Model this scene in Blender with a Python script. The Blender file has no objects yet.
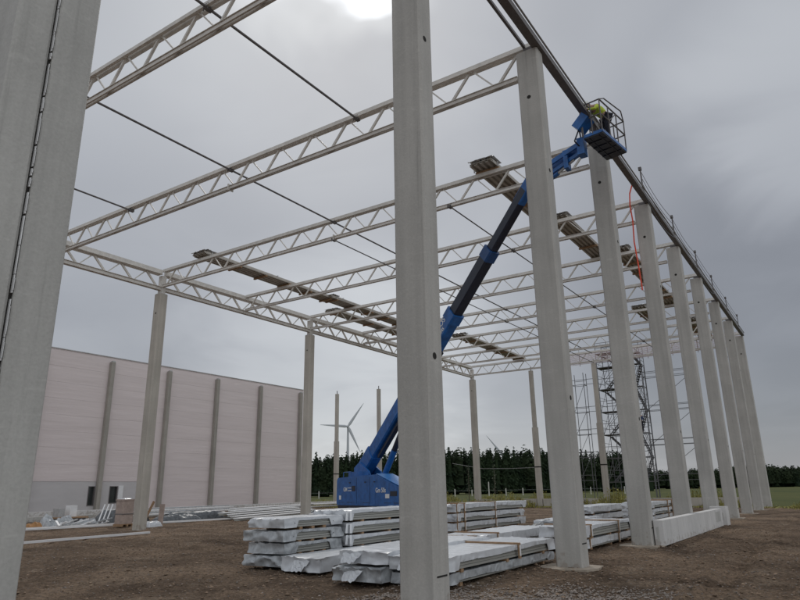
import bpy, bmesh, math, random
from mathutils import Vector, Matrix, noise
random.seed(7)
SC = bpy.context.scene
COL = SC.collection
# ------------------------------------------------------------------ camera
f, CAMH = 639.4257, 1.62353
R = Vector((0.82937994, 0.55846219, -0.01577625))
U = Vector((0.17190034, -0.22821973, 0.95831416))
F = Vector((-0.53158177, 0.79751849, 0.28528071))
cd = bpy.data.cameras.new('camera'); cam = bpy.data.objects.new('camera', cd); COL.objects.link(cam)
cd.sensor_width = 36; cd.lens = f / 800 * 36; cd.clip_start = .05; cd.clip_end = 9000
m = Matrix((R, U, -F)).transposed().to_4x4(); m.translation = Vector((0, 0, CAMH)); cam.matrix_world = m
SC.camera = cam
# ------------------------------------------------------------------ view
SC.view_settings.view_transform = 'Standard'; SC.view_settings.look = 'None'
SC.view_settings.exposure = 0; SC.view_settings.gamma = 1; SC.view_settings.use_curve_mapping = False
# ------------------------------------------------------------------ sky: Nishita behind a procedural cloud deck
SUN = Vector((-0.46508831, 0.5717911, 0.67583119))
W = bpy.data.worlds.new('World'); SC.world = W; W.use_nodes = True
nt = W.node_tree; N = nt.nodes; L = nt.links; N.clear()
def nd(t, **k):
    n = N.new(t)
    for a, b in k.items(): setattr(n, a, b)
    return n
sky = nd('ShaderNodeTexSky', sky_type='NISHITA', sun_disc=False, sun_elevation=math.radians(42.5), sun_rotation=math.atan2(SUN.x, SUN.y))
bg1 = nd('ShaderNodeBackground'); bg1.inputs[1].default_value = .07; L.new(sky.outputs[0], bg1.inputs[0])
tc = nd('ShaderNodeTexCoord')
nrm = nd('ShaderNodeVectorMath', operation='NORMALIZE'); L.new(tc.outputs['Generated'], nrm.inputs[0])
DIR = nrm.outputs[0]
def M(op, a, b=None, clamp=False):
    n = nd('ShaderNodeMath', operation=op, use_clamp=clamp)
    for i, v in enumerate((a, b)):
        if v is None: continue
        if isinstance(v, (int, float)): n.inputs[i].default_value = v
        else: L.new(v, n.inputs[i])
    return n.outputs[0]
def blob(d, inner, outer):            # soft lighter or darker patch around a sky direction (degrees)
    dp = nd('ShaderNodeVectorMath', operation='DOT_PRODUCT'); L.new(DIR, dp.inputs[0]); dp.inputs[1].default_value = Vector(d).normalized()
    mr = nd('ShaderNodeMapRange', interpolation_type='SMOOTHSTEP'); L.new(wob(dp.outputs['Value']), mr.inputs[0])
    mr.inputs[1].default_value = math.cos(math.radians(outer)); mr.inputs[2].default_value = math.cos(math.radians(inner))
    return mr.outputs[0]
# cloud-plane coordinates
sx = nd('ShaderNodeSeparateXYZ'); L.new(DIR, sx.inputs[0])
zz = M('ADD', M('MAXIMUM', sx.outputs[2], 0.0), .16)
cx = nd('ShaderNodeCombineXYZ'); L.new(M('DIVIDE', sx.outputs[0], zz), cx.inputs[0]); L.new(M('DIVIDE', sx.outputs[1], zz), cx.inputs[1])
def cl(scale, detail, rough, dist=.2):
    n = nd('ShaderNodeTexNoise'); L.new(cx.outputs[0], n.inputs['Vector']); n.inputs['Scale'].default_value = scale
    n.inputs['Detail'].default_value = detail; n.inputs['Roughness'].default_value = rough; n.inputs['Distortion'].default_value = dist
    return n.outputs[0]
n1 = cl(.55, 3, .45); n2 = cl(1.7, 4, .5, .5)
def wob(v): return M('ADD', v, M('MULTIPLY', M('SUBTRACT', n2, .5), .05))
val = M('ADD', .455, M('MULTIPLY', M('SUBTRACT', n1, .5), .22))
val = M('ADD', val, M('MULTIPLY', M('SUBTRACT', n2, .5), .15))
for d, i, o, a in (((-.651, .582, .488), 5, 45, .03), ((-.015, .962, .274), 3, 24, -.14), ((-.01, .99, .12), 2, 20, -.05),
                   ((.03, .868, .47), 0, 11, .15), ((-.84, .50, .20), 3, 22, -.11), ((-.632, .75, .17), 0, 16, .15),
                   ((-.30, .94, .17), 0, 14, -.04), (tuple(SUN), 0, 20, .08), (tuple(SUN), 0, 9, .22), ((.90, -.36, .38), 8, 80, .50), ((-.15, -.95, .3), 5, 60, .10)):  # strongest patch: unseen bright sky added behind the camera as fill light
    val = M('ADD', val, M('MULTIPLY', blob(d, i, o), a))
core = blob(tuple(SUN), 2.6, 5.6)
tint = nd('ShaderNodeMix', data_type='RGBA'); tint.inputs[6].default_value = (.92, .965, 1.07, 1); tint.inputs[7].default_value = (.965, 1.0, 1.035, 1)
L.new(M('MULTIPLY', M('SUBTRACT', val, .28), 2.6, True), tint.inputs[0])
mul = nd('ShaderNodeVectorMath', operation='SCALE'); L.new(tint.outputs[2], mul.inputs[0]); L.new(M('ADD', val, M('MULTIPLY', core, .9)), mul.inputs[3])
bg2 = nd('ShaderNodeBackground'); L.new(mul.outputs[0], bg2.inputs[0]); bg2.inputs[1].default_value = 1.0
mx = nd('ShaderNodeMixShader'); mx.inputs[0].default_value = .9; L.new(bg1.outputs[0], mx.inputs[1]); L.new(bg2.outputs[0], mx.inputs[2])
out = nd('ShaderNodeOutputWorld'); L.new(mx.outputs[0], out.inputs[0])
# ------------------------------------------------------------------ sun behind thin cloud
sd = bpy.data.lights.new('sun', 'SUN'); sd.energy = 1.15; sd.angle = math.radians(14); sd.color = (1, .96, .9)
so = bpy.data.objects.new('sun', sd); COL.objects.link(so); so.rotation_euler = SUN.to_track_quat('Z', 'Y').to_euler(); so.location = (0, 0, 60)

# ================================================================== materials
def mat(name, col, rough=.7, var=.15, scale=3, bump=.0, bscale=20, metal=0, col2=None, stretch=None, spec=.5, streak=0, detail=6, rv=0):
    m_ = bpy.data.materials.new(name); m_.use_nodes = True
    t = m_.node_tree; n = t.nodes; l = t.links; b = n['Principled BSDF']
    b.inputs['Roughness'].default_value = rough; b.inputs['Metallic'].default_value = metal
    b.inputs['Specular IOR Level'].default_value = spec
    tcn = n.new('ShaderNodeTexCoord'); mp = n.new('ShaderNodeMapping')
    oi = n.new('ShaderNodeObjectInfo'); sc0 = n.new('ShaderNodeMath'); sc0.operation = 'MULTIPLY'; sc0.inputs[1].default_value = 60; l.new(oi.outputs['Random'], sc0.inputs[0])
    av = n.new('ShaderNodeVectorMath'); av.operation = 'ADD'; av.name = 'COORD'; l.new(tcn.outputs['Object'], av.inputs[0]); l.new(sc0.outputs[0], av.inputs[1]); l.new(av.outputs[0], mp.inputs[0])
    if stretch: mp.inputs['Scale'].default_value = stretch
    nz = n.new('ShaderNodeTexNoise'); l.new(mp.outputs[0], nz.inputs['Vector']); nz.inputs['Scale'].default_value = scale; nz.inputs['Detail'].default_value = detail; nz.inputs['Roughness'].default_value = .6
    rp = n.new('ShaderNodeValToRGB'); l.new(nz.outputs[0], rp.inputs[0])
    c2 = col2 or tuple(c * (1 - var) for c in col); c1 = col if col2 else tuple(min(1, c * (1 + var)) for c in col)
    rp.color_ramp.elements[0].position = .32; rp.color_ramp.elements[1].position = .68
    rp.color_ramp.elements[0].color = (*c2, 1); rp.color_ramp.elements[1].color = (*c1, 1)
    last = rp.outputs[0]
    if streak:
        mp2 = n.new('ShaderNodeMapping'); l.new(av.outputs[0], mp2.inputs[0]); mp2.inputs['Scale'].default_value = (6, 6, .25)
        nz2 = n.new('ShaderNodeTexNoise'); l.new(mp2.outputs[0], nz2.inputs['Vector']); nz2.inputs['Scale'].default_value = 1.3; nz2.inputs['Detail'].default_value = 5
        mr = n.new('ShaderNodeMapRange'); l.new(nz2.outputs[0], mr.inputs[0]); mr.inputs[1].default_value = .35; mr.inputs[2].default_value = .7
        mr.inputs[3].default_value = 1 + streak; mr.inputs[4].default_value = 1 - streak
        vm = n.new('ShaderNodeVectorMath'); vm.operation = 'SCALE'; l.new(last, vm.inputs[0]); l.new(mr.outputs[0], vm.inputs[3]); last = vm.outputs[0]
    if rv:
        mr3 = n.new('ShaderNodeMapRange'); l.new(oi.outputs['Random'], mr3.inputs[0]); mr3.inputs[3].default_value = 1 - rv; mr3.inputs[4].default_value = 1 + rv
        vm3 = n.new('ShaderNodeVectorMath'); vm3.operation = 'SCALE'; l.new(last, vm3.inputs[0]); l.new(mr3.outputs[0], vm3.inputs[3]); last = vm3.outputs[0]
    l.new(last, b.inputs['Base Color'])
    if bump:
        bz = n.new('ShaderNodeTexNoise'); l.new(mp.outputs[0], bz.inputs['Vector']); bz.inputs['Scale'].default_value = bscale; bz.inputs['Detail'].default_value = 8
        bp = n.new('ShaderNodeBump'); bp.inputs['Strength'].default_value = 1; bp.inputs['Distance'].default_value = bump; l.new(bz.outputs[0], bp.inputs['Height']); l.new(bp.outputs[0], b.inputs['Normal'])
    m_['p'] = 1
    return m_
def concrete(name, col, pits=True):
    m_ = mat(name, col, .66, .07, 1.1, .003, 24, streak=.07, rv=.06)
    n = m_.node_tree.nodes; l = m_.node_tree.links; b = n['Principled BSDF']
    src = b.inputs['Base Color'].links[0].from_socket; co = n['COORD'].outputs[0]
    def N_(scale, detail, lo, hi, v0, v1, st=None, rot=None, dist=0):
        mp = n.new('ShaderNodeMapping'); l.new(co, mp.inputs[0])
        if st: mp.inputs['Scale'].default_value = st
        if rot: mp.inputs['Rotation'].default_value = rot
        x = n.new('ShaderNodeTexNoise'); l.new(mp.outputs[0], x.inputs['Vector']); x.inputs['Scale'].default_value = scale; x.inputs['Detail'].default_value = detail; x.inputs['Distortion'].default_value = dist
        r = n.new('ShaderNodeMapRange'); l.new(x.outputs[0], r.inputs[0]); r.inputs[1].default_value = lo; r.inputs[2].default_value = hi; r.inputs[3].default_value = v0; r.inputs[4].default_value = v1
        return r.outputs[0]
    v = n.new('ShaderNodeTexVoronoi'); v.inputs['Scale'].default_value = 11; l.new(co, v.inputs['Vector'])
    sp = n.new('ShaderNodeSeparateColor'); l.new(v.outputs['Color'], sp.inputs[0])
    th = n.new('ShaderNodeMath'); th.operation = 'MULTIPLY'; th.inputs[1].default_value = .07; l.new(sp.outputs[0], th.inputs[0])     # blow holes of varied size
    lt = n.new('ShaderNodeMath'); lt.operation = 'LESS_THAN'; l.new(v.outputs['Distance'], lt.inputs[0]); l.new(th.outputs[0], lt.inputs[1])
    pit = n.new('ShaderNodeMapRange'); l.new(lt.outputs[0], pit.inputs[0]); pit.inputs[3].default_value = 1; pit.inputs[4].default_value = .62
    fs = [pit.outputs[0],
          N_(2.0, 8, .60, .78, 1, 1.16, (1.4, 1.4, 5), (.45, .35, 0), 1.4),       # pale scuffs
          N_(.45, 3, .42, .62, .95, 1.03),                                       # broad patches from separate pours
          N_(1.2, 4, .62, .72, 1, .84, (9, 9, .35)),                             # thin water runs
          N_(40, 3, .3, .7, .94, 1.05)]
    cur = fs[0]
    for q in fs[1:]:
        m2 = n.new('ShaderNodeMath'); m2.operation = 'MULTIPLY'; l.new(cur, m2.inputs[0]); l.new(q, m2.inputs[1]); cur = m2.outputs[0]
    vm = n.new('ShaderNodeVectorMath'); vm.operation = 'SCALE'; l.new(src, vm.inputs[0]); l.new(cur, vm.inputs[3])
    tc_ = n.new('ShaderNodeTexCoord'); sz = n.new('ShaderNodeSeparateXYZ'); l.new(tc_.outputs['Object'], sz.inputs[0])
    ns = N_(6, 6, .2, .8, 0, 1); hz = n.new('ShaderNodeMapRange'); l.new(sz.outputs[2], hz.inputs[0]); hz.inputs[1].default_value = 0; hz.inputs[2].default_value = .45; hz.inputs[3].default_value = .47; hz.inputs[4].default_value = .95
    g = n.new('ShaderNodeMath'); g.operation = 'SUBTRACT'; l.new(ns, g.inputs[0]); l.new(hz.outputs[0], g.inputs[1])
    gg = n.new('ShaderNodeMapRange'); l.new(g.outputs[0], gg.inputs[0]); gg.inputs[1].default_value = -.04; gg.inputs[2].default_value = .10; g = gg
    g2 = n.new('ShaderNodeMath'); g2.operation = 'MULTIPLY'; g2.inputs[1].default_value = .38; l.new(g.outputs[0], g2.inputs[0])
    mxx = n.new('ShaderNodeMix'); mxx.data_type = 'RGBA'; l.new(g2.outputs[0], mxx.inputs[0]); l.new(vm.outputs[0], mxx.inputs[6]); mxx.inputs[7].default_value = (.20, .145, .10, 1)
    l.new(mxx.outputs[2], b.inputs['Base Color'])
    return m_
MT = dict(
    conc=concrete('precast_concrete', (.40, .388, .365)),
    conc_grey=concrete('grey_concrete', (.42, .415, .395)),
    conc_pale=concrete('pale_concrete', (.58, .57, .56)),
    conc_wall=concrete('dark_concrete', (.30, .28, .25)),  # darker concrete for the columns along the pinkish wall
    conc_left=concrete('warm_concrete', (.43, .40, .355)),
    footing=mat('dusty_footing', (.33, .28, .225), .9, .25, 3, .01, 12),
    hole=mat('dark_recess', (.02, .018, .016), .9),
    steel=mat('primed_steel', (.60, .575, .54), .5, .12, 5, metal=.0, rv=.05),
    steel_dark=mat('dark_steel', (.12, .11, .11), .5, .2, 6),
    galv=mat('galvanised_steel', (.42, .42, .42), .4, .15, 8, metal=.35),
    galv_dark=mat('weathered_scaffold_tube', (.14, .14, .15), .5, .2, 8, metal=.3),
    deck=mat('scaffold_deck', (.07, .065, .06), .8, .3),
    sheet=mat('trapezoidal_sheet', (.40, .37, .33), .42, .14, 4, metal=.3),
    wood=mat('raw_timber', (.30, .19, .11), .8, .3, 8, .002, 30, stretch=(1, 1, 6)),
    brown=mat('brown_board', (.36, .285, .25), .8, .2, 5),
    film=mat('white_film', (.58, .60, .63), .26, .08, 5, .022, 8, spec=.5, detail=9),
    film_grey=mat('grey_film', (.38, .40, .42), .22, .25, 7, .04, 8, spec=.7, detail=8),
    core=mat('panel_side', (.33, .33, .305), .5, .12, 3, stretch=(1, .2, 8)),
    white=mat('white_metal', (.72, .72, .73), .4, .06),
    blue=mat('blue_paint', (.016, .11, .35), .33, .28, 4, .001, 30, spec=.5),
    blue_lt=mat('blue_paint_top', (.05, .20, .50), .35, .1, 2, spec=.6),
    blue_dark=mat('dark_blue_collar', (.012, .06, .19), .35, .2, 3),
    black=mat('black_paint', (.012, .017, .034), .35, .2, 4),
    rubber=mat('rubber', (.02, .02, .02), .8, .2, 9),
    logo=mat('white_lettering', (.75, .76, .78), .5, .02),
    hivis=mat('hi_vis_yellow', (.50, .62, .06), .8, .2, 20, .01, 30),
    refl=mat('reflective_band', (.6, .6, .6), .4, .05),
    navy=mat('navy_trousers', (.02, .022, .035), .9, .2, 20, .01, 30),
    skin=mat('skin', (.42, .26, .19), .6, .06),
    helmet=mat('helmet_white', (.7, .7, .66), .35, .03),
    bluecloth=mat('blue_workwear', (.03, .07, .20), .9, .2, 20, .01, 30),
    red=mat('red_strap', (.70, .07, .03), .6, .1),
    orange=mat('orange_plastic', (.34, .17, .06), .6, .2),
    net=mat('pink_net', (.62, .48, .48), .8, .1),
    darkclutter=mat('dark_sheeting', (.12, .13, .14), .45, .4, 6, .03, 6),
    turbine=mat('turbine_white', (.45, .47, .5), .5, .02),
    post=mat('pale_post', (.5, .49, .45), .8, .1),
    bark=mat('bark', (.10, .08, .06), .9, .3, 8),
    leafpale=mat('pale_leaf', (.16, .18, .13), .7, .3, 9),
    weed=mat('yellow_weed', (.27, .25, .07), .8, .4, 1.5),
    stone=mat('gravel_stone', (.24, .205, .18), .85, .5, 6),
    clod=mat('earth_clod', (.22, .16, .115), .95, .45, 4, .01, 20, spec=.1),
    glassd=mat('dark_glass', (.03, .035, .035), .08, .2, 2),
)
for k_, sc_, dist_ in (('film', 3.2, .05), ('film_grey', 3.6, .07)):
    m_ = MT[k_]; n = m_.node_tree.nodes; l = m_.node_tree.links; b = n['Principled BSDF']
    for x in [x for x in n if x.type == 'BUMP']: n.remove(x)
    x = n.new('ShaderNodeTexNoise'); x.noise_type = 'RIDGED_MULTIFRACTAL'; x.inputs['Scale'].default_value = sc_; x.inputs['Detail'].default_value = 3; x.inputs['Distortion'].default_value = .6
    l.new(n['COORD'].outputs[0], x.inputs['Vector'])
    bp = n.new('ShaderNodeBump'); bp.inputs['Distance'].default_value = dist_; bp.inputs['Strength'].default_value = .8; l.new(x.outputs[0], bp.inputs['Height']); l.new(bp.outputs[0], b.inputs['Normal'])
# pinkish sandwich panels of the far hall: horizontal boards, wavy film bump, film sheen painted in as paler streaks
wp = mat('pinkish_wall_panel', (.655, .58, .575), .5, .04, .5, .0, 3, stretch=(1, .25, 2.2), detail=7)
def wallnodes():
    n = wp.node_tree.nodes; l = wp.node_tree.links; b = n['Principled BSDF']; tcn = [x for x in n if x.type == 'TEX_COORD'][0]
    src = b.inputs['Base Color'].links[0].from_socket
    mp = n.new('ShaderNodeMapping'); l.new(tcn.outputs['Object'], mp.inputs[0]); mp.inputs['Scale'].default_value = (1, .10, 1.1)
    nz = n.new('ShaderNodeTexNoise'); l.new(mp.outputs[0], nz.inputs['Vector']); nz.inputs['Scale'].default_value = 1.5; nz.inputs['Detail'].default_value = 3
    bp = n.new('ShaderNodeBump'); bp.inputs['Distance'].default_value = .12; bp.inputs['Strength'].default_value = .35; l.new(nz.outputs[0], bp.inputs['Height']); l.new(bp.outputs[0], b.inputs['Normal'])
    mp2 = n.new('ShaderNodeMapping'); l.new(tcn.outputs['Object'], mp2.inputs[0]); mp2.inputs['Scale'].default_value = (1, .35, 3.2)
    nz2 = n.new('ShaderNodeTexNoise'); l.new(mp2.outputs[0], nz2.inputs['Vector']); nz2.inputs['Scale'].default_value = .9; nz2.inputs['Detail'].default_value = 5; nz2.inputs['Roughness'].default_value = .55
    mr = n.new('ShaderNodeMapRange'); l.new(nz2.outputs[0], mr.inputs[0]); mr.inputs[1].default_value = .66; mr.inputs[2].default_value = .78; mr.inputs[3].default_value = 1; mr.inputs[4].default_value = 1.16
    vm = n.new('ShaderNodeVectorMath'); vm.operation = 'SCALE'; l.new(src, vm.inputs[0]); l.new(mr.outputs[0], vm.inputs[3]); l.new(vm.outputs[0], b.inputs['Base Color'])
wallnodes(); MT['wall'] = wp
MT['wallgrey'] = mat('grey_base_panel', (.50, .48, .485), .5, .06, .6, stretch=(1, .5, 2))
# soil
def soil():
    m_ = bpy.data.materials.new('brown_soil'); m_.use_nodes = True; t = m_.node_tree; n = t.nodes; l = t.links; b = n['Principled BSDF']
    b.inputs['Roughness'].default_value = .95; b.inputs['Specular IOR Level'].default_value = .15
    tcn = n.new('ShaderNodeTexCoord')
    def nz(s, d, r=.6, v=None, dist=0):
        x = n.new('ShaderNodeTexNoise'); l.new(v or tcn.outputs['Object'], x.inputs['Vector']); x.inputs['Scale'].default_value = s; x.inputs['Detail'].default_value = d; x.inputs['Roughness'].default_value = r; x.inputs['Distortion'].default_value = dist; return x.outputs[0]
    def ramp(v, stops):
        x = n.new('ShaderNodeValToRGB'); l.new(v, x.inputs[0]); e = x.color_ramp.elements
        e[0].position, e[0].color = stops[0][0], (*stops[0][1], 1); e[1].position, e[1].color = stops[1][0], (*stops[1][1], 1)
        for p, c in stops[2:]: q = e.new(p); q.color = (*c, 1)
        return x.outputs[0]
    def mixc(fac, a, c, bt='MIX'):
        x = n.new('ShaderNodeMix'); x.data_type = 'RGBA'; x.blend_type = bt
        for s, v in ((0, fac), (6, a), (7, c)):
            if isinstance(v, (int, float)): x.inputs[s].default_value = v
            elif isinstance(v, tuple): x.inputs[s].default_value = (*v, 1)
            else: l.new(v, x.inputs[s])
        return x.outputs[2]
    base = ramp(nz(.35, 6, .62, dist=.6), [(.36, (.135, .094, .066)), (.64, (.330, .242, .172))])
    fine = ramp(nz(11, 12, .82), [(.34, (.22, .22, .22)), (.68, (1.7, 1.66, 1.62))])
    c = mixc(1, base, fine, 'MULTIPLY')
    dry = ramp(nz(.9, 5, .6), [(.54, (0, 0, 0)), (.70, (1, 1, 1))])
    c = mixc(dry, c, mixc(1, (.33, .255, .19), fine, 'MULTIPLY'))
    # pebbles
    v = n.new('ShaderNodeTexVoronoi'); l.new(tcn.outputs['Object'], v.inputs['Vector']); v.inputs['Scale'].default_value = 13
    peb = n.new('ShaderNodeMapRange'); l.new(v.outputs['Distance'], peb.inputs[0]); peb.inputs[1].default_value = .26; peb.inputs[2].default_value = .18
    sel = n.new('ShaderNodeSeparateColor'); l.new(v.outputs['Color'], sel.inputs[0])
    s2 = n.new('ShaderNodeMath'); s2.operation = 'GREATER_THAN'; s2.inputs[1].default_value = .80; l.new(sel.outputs[0], s2.inputs[0])
    pm = n.new('ShaderNodeMath'); pm.operation = 'MULTIPLY'; l.new(peb.outputs[0], pm.inputs[0]); l.new(s2.outputs[0], pm.inputs[1])
    c = mixc(pm.outputs[0], c, (.26, .225, .195))
    l.new(c, b.inputs['Base Color'])
    ad = n.new('ShaderNodeMath'); ad.operation = 'ADD'; l.new(nz(5, 10, .72), ad.inputs[0])
    m2 = n.new('ShaderNodeMath'); m2.operation = 'MULTIPLY'; l.new(nz(24, 6, .7), m2.inputs[0]); m2.inputs[1].default_value = .45; l.new(m2.outputs[0], ad.inputs[1])
    bp = n.new('ShaderNodeBump'); bp.inputs['Distance'].default_value = .22; l.new(ad.outputs[0], bp.inputs['Height']); l.new(bp.outputs[0], b.inputs['Normal'])
    return m_
MT['soil'] = soil()
MT['meadow'] = mat('meadow', (.095, .098, .034), .95, .3, .09, .15, 3, col2=(.045, .060, .020), detail=10, spec=.1)
def foliage(name, dark, light):
    m_ = mat(name, light, .85, .3, .25, col2=dark, spec=.15); return m_
MT['forest'] = foliage('forest_needles', (.008, .016, .009), (.026, .042, .018))
MT['forest2'] = foliage('forest_leaves', (.010, .018, .009), (.028, .040, .018))

# ================================================================== mesh helpers
class MB:
    def __init__(s): s.v = []; s.f = []
    def add(s, vs, fs):
        k = len(s.v); s.v += [tuple(v) for v in vs]; s.f += [tuple(i + k for i in q) for q in fs]; return s
    def box(s, x0, x1, y0, y1, z0, z1):
        return s.add([(x0, y0, z0), (x1, y0, z0), (x1, y1, z0), (x0, y1, z0), (x0, y0, z1), (x1, y0, z1), (x1, y1, z1), (x0, y1, z1)],
                     [(0, 3, 2, 1), (4, 5, 6, 7), (0, 1, 5, 4), (1, 2, 6, 5), (2, 3, 7, 6), (3, 0, 4, 7)])
    def bar(s, p, q, w, h, up=(0, 0, 1)):     # box beam from p to q
        p, q = Vector(p), Vector(q); d = (q - p).normalized(); up = Vector(up)
        if abs(d.dot(up)) > .99: up = Vector((1, 0, 0))
        a = d.cross(up).normalized() * (w / 2); b = a.cross(d).normalized() * (h / 2)
        vs = [p - a - b, p + a - b, p + a + b, p - a + b, q - a - b, q + a - b, q + a + b, q - a + b]
        return s.add(vs, [(0, 3, 2, 1)[::-1], (4, 5, 6, 7)[::-1], (0, 4, 5, 1), (1, 5, 6, 2), (2, 6, 7, 3), (3, 7, 4, 0)])
    def tube(s, p, q, r, r2=None, n=8):
        p, q = Vector(p), Vector(q); r2 = r if r2 is None else r2; d = (q - p).normalized()
        a = d.orthogonal().normalized(); b = d.cross(a); vs = []
        for c, rr in ((p, r), (q, r2)):
            for i in range(n):
                t = 2 * math.pi * i / n; vs.append(c + a * (math.cos(t) * rr) + b * (math.sin(t) * rr))
        fs = [(i, (i + 1) % n, n + (i + 1) % n, n + i) for i in range(n)] + [tuple(range(n))[::-1], tuple(range(n, 2 * n))]
        return s.add(vs, fs)
    def path(s, pts, r, n=6):
        for a, b in zip(pts, pts[1:]): s.tube(a, b, r, n=n)
        return s
    def prism(s, poly, axis, a, b):            # poly of 2D points extruded along axis from a to b
        n = len(poly)
        def P(u, v, w): return {'x': (w, u, v), 'y': (u, w, v), 'z': (u, v, w)}[axis]
        vs = [P(u, v, a) for u, v in poly] + [P(u, v, b) for u, v in poly]
        return s.add(vs, [(i, (i + 1) % n, n + (i + 1) % n, n + i) for i in range(n)] + [tuple(range(n))[::-1], tuple(range(n, 2 * n))])
    def build(s, name, m_, parent=None, loc=None, smooth=False, fix=True):
        o0 = Vector(loc) if loc is not None else (Vector(parent['o']) if parent is not None else Vector((0, 0, 0)))
        me = bpy.data.meshes.new(name); me.from_pydata([tuple(Vector(v) - o0) for v in s.v], [], s.f)
        if fix:
            bm = bmesh.new(); bm.from_mesh(me); bmesh.ops.recalc_face_normals(bm, faces=bm.faces); bm.to_mesh(me); bm.free()
        if smooth:
            me.shade_smooth()
            if smooth == 2: me.set_sharp_from_angle(angle=math.radians(55))
        me.materials.append(MT[m_] if isinstance(m_, str) else m_)
        o = bpy.data.objects.new(name, me); COL.objects.link(o); o['o'] = tuple(o0)
        if parent is not None: o.parent = parent
        else: o.location = o0
        return o
def tag(o, label=None, cat=None, group=None, kind=None):
    if label: o['label'] = label
    if cat: o['category'] = cat; o['kind'] = kind or 'thing'
    if group: o['group'] = group
    if kind: o['kind'] = kind
    return o
def empty(name, loc, label, cat, group=None):
    e = bpy.data.objects.new(name, None); e.empty_display_size = .3; COL.objects.link(e); e.location = loc; e['o'] = tuple(loc)
    return tag(e, label, cat, group)
def copy_tree(o, parent=None, loc=None):
    c = o.copy(); COL.objects.link(c)
    if parent is not None: c.parent = parent
    if loc is not None: c.location = loc
    for ch in list(o.children): copy_tree(ch, c)
    return c
ORD = ['nearest', 'second', 'third', 'fourth', 'fifth', 'sixth', 'seventh', 'eighth', 'ninth']
NO = Vector((0, 0, 0)); up0 = Vector((0, 0, 1))

# ================================================================== ground
def soil_h(x, y):
    d = math.hypot(x, y)
    k = 1.0 if d < 45 else max(.2, 1 - (d - 45) / 40)
    h = noise.noise((x * .35, y * .35, 1)) * .05 + noise.noise((x * 1.1, y * 1.1, 5)) * .035
    h += noise.noise((x * 3.1, y * 3.1, 9)) * .04 + abs(noise.noise((x * 6.3, y * 6.3, 2))) * .05 * (1 if d < 30 else .3)
    # tyre tracks running beside the right row, with tread lumps
    if -3.6 < x < 3 and y > 5:
        for xc in (-2.3 + .25 * math.sin(y * .16), -.35 + .25 * math.sin(y * .16), .6 - .02 * y):
            u = x - xc; g = math.exp(-(u / .2) ** 4); h += -.06 * g + .03 * g * (math.sin(y * 14 + abs(u) * 12) > .1) + .045 * math.exp(-((abs(u) - .34) / .11) ** 2) * (.6 + noise.noise((x * 4, y * 2, 1)))
    # rutted wheel tracks between the rows
    t = noise.noise((x * .25, 3, 7)) * .8
    for yc in (12.6, 14.4):
        u = y - yc - t - (x + 20) * -.10
        if -32 < x < -12: h += (-.07 * math.exp(-u * u * 14) + .05 * math.exp(-(abs(u) - .42) ** 2 * 30)) * (0.6 + .6 * noise.noise((x * 1.7, y, 3)))
    return h * k - .03
def grid_sheet(xs, ys, hf):
    mb = MB(); nx = len(xs); mb.v = [(x, y, hf(x, y)) for y in ys for x in xs]
    mb.f = [(j * nx + i, j * nx + i + 1, (j + 1) * nx + i + 1, (j + 1) * nx + i) for j in range(len(ys) - 1) for i in range(nx - 1)]
    return mb
def lin(a, b, st): n = max(1, round((b - a) / st)); return [a + (b - a) * i / n for i in range(n)]
xs = lin(-4000, -200, 400) + lin(-200, -62, 12) + lin(-62, -34, .5) + lin(-34, -12, .16) + lin(-12, 3, .075) + lin(3, 20, 1) + lin(20, 200, 18) + lin(200, 4000, 400) + [4000]
ys = lin(-400, -10, 60) + lin(-10, 5, 1) + lin(5, 24, .075) + lin(24, 40, .2) + lin(40, 66, .6) + lin(66, 200, 10) + lin(200, 6000, 400) + [6000]
tag(grid_sheet(xs, ys, soil_h).build('soil_ground', 'soil', smooth=True, fix=False), kind='structure')
def edge_y(x):   # where the site's soil ends and the meadow starts
    b = 57.5 if x < -6 else 53.5 + max(0, min(4, -(x + 2) * 1))
    if x > -2: b = 53.5 - (x + 2) * .4
    return b + noise.noise((x * .4, 0, 4)) * .8 + noise.noise((x * 1.7, 0, 8)) * .35
mxs = lin(-3500, -150, 300) + lin(-150, -54, 8) + lin(-54, 12, .5) + lin(12, 150, 8) + lin(150, 3500, 300) + [3500]
rows = [0, .4, 1, 2, 4, 8, 16, 40, 100, 200, 400, 900, 2500, 5800]
mb = MB(); nx = len(mxs)
mb.v = [(x, edge_y(x) + r, (.0 if r == 0 else .05) + noise.noise((x * .6, r, 3)) * .03 * (r < 20)) for r in rows for x in mxs]
mb.f = [(j * nx + i, j * nx + i + 1, (j + 1) * nx + i + 1, (j + 1) * nx + i) for j in range(len(rows) - 1) for i in range(nx - 1)]
tag(mb.build('meadow', 'meadow', smooth=True, fix=False), kind='structure')
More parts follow.
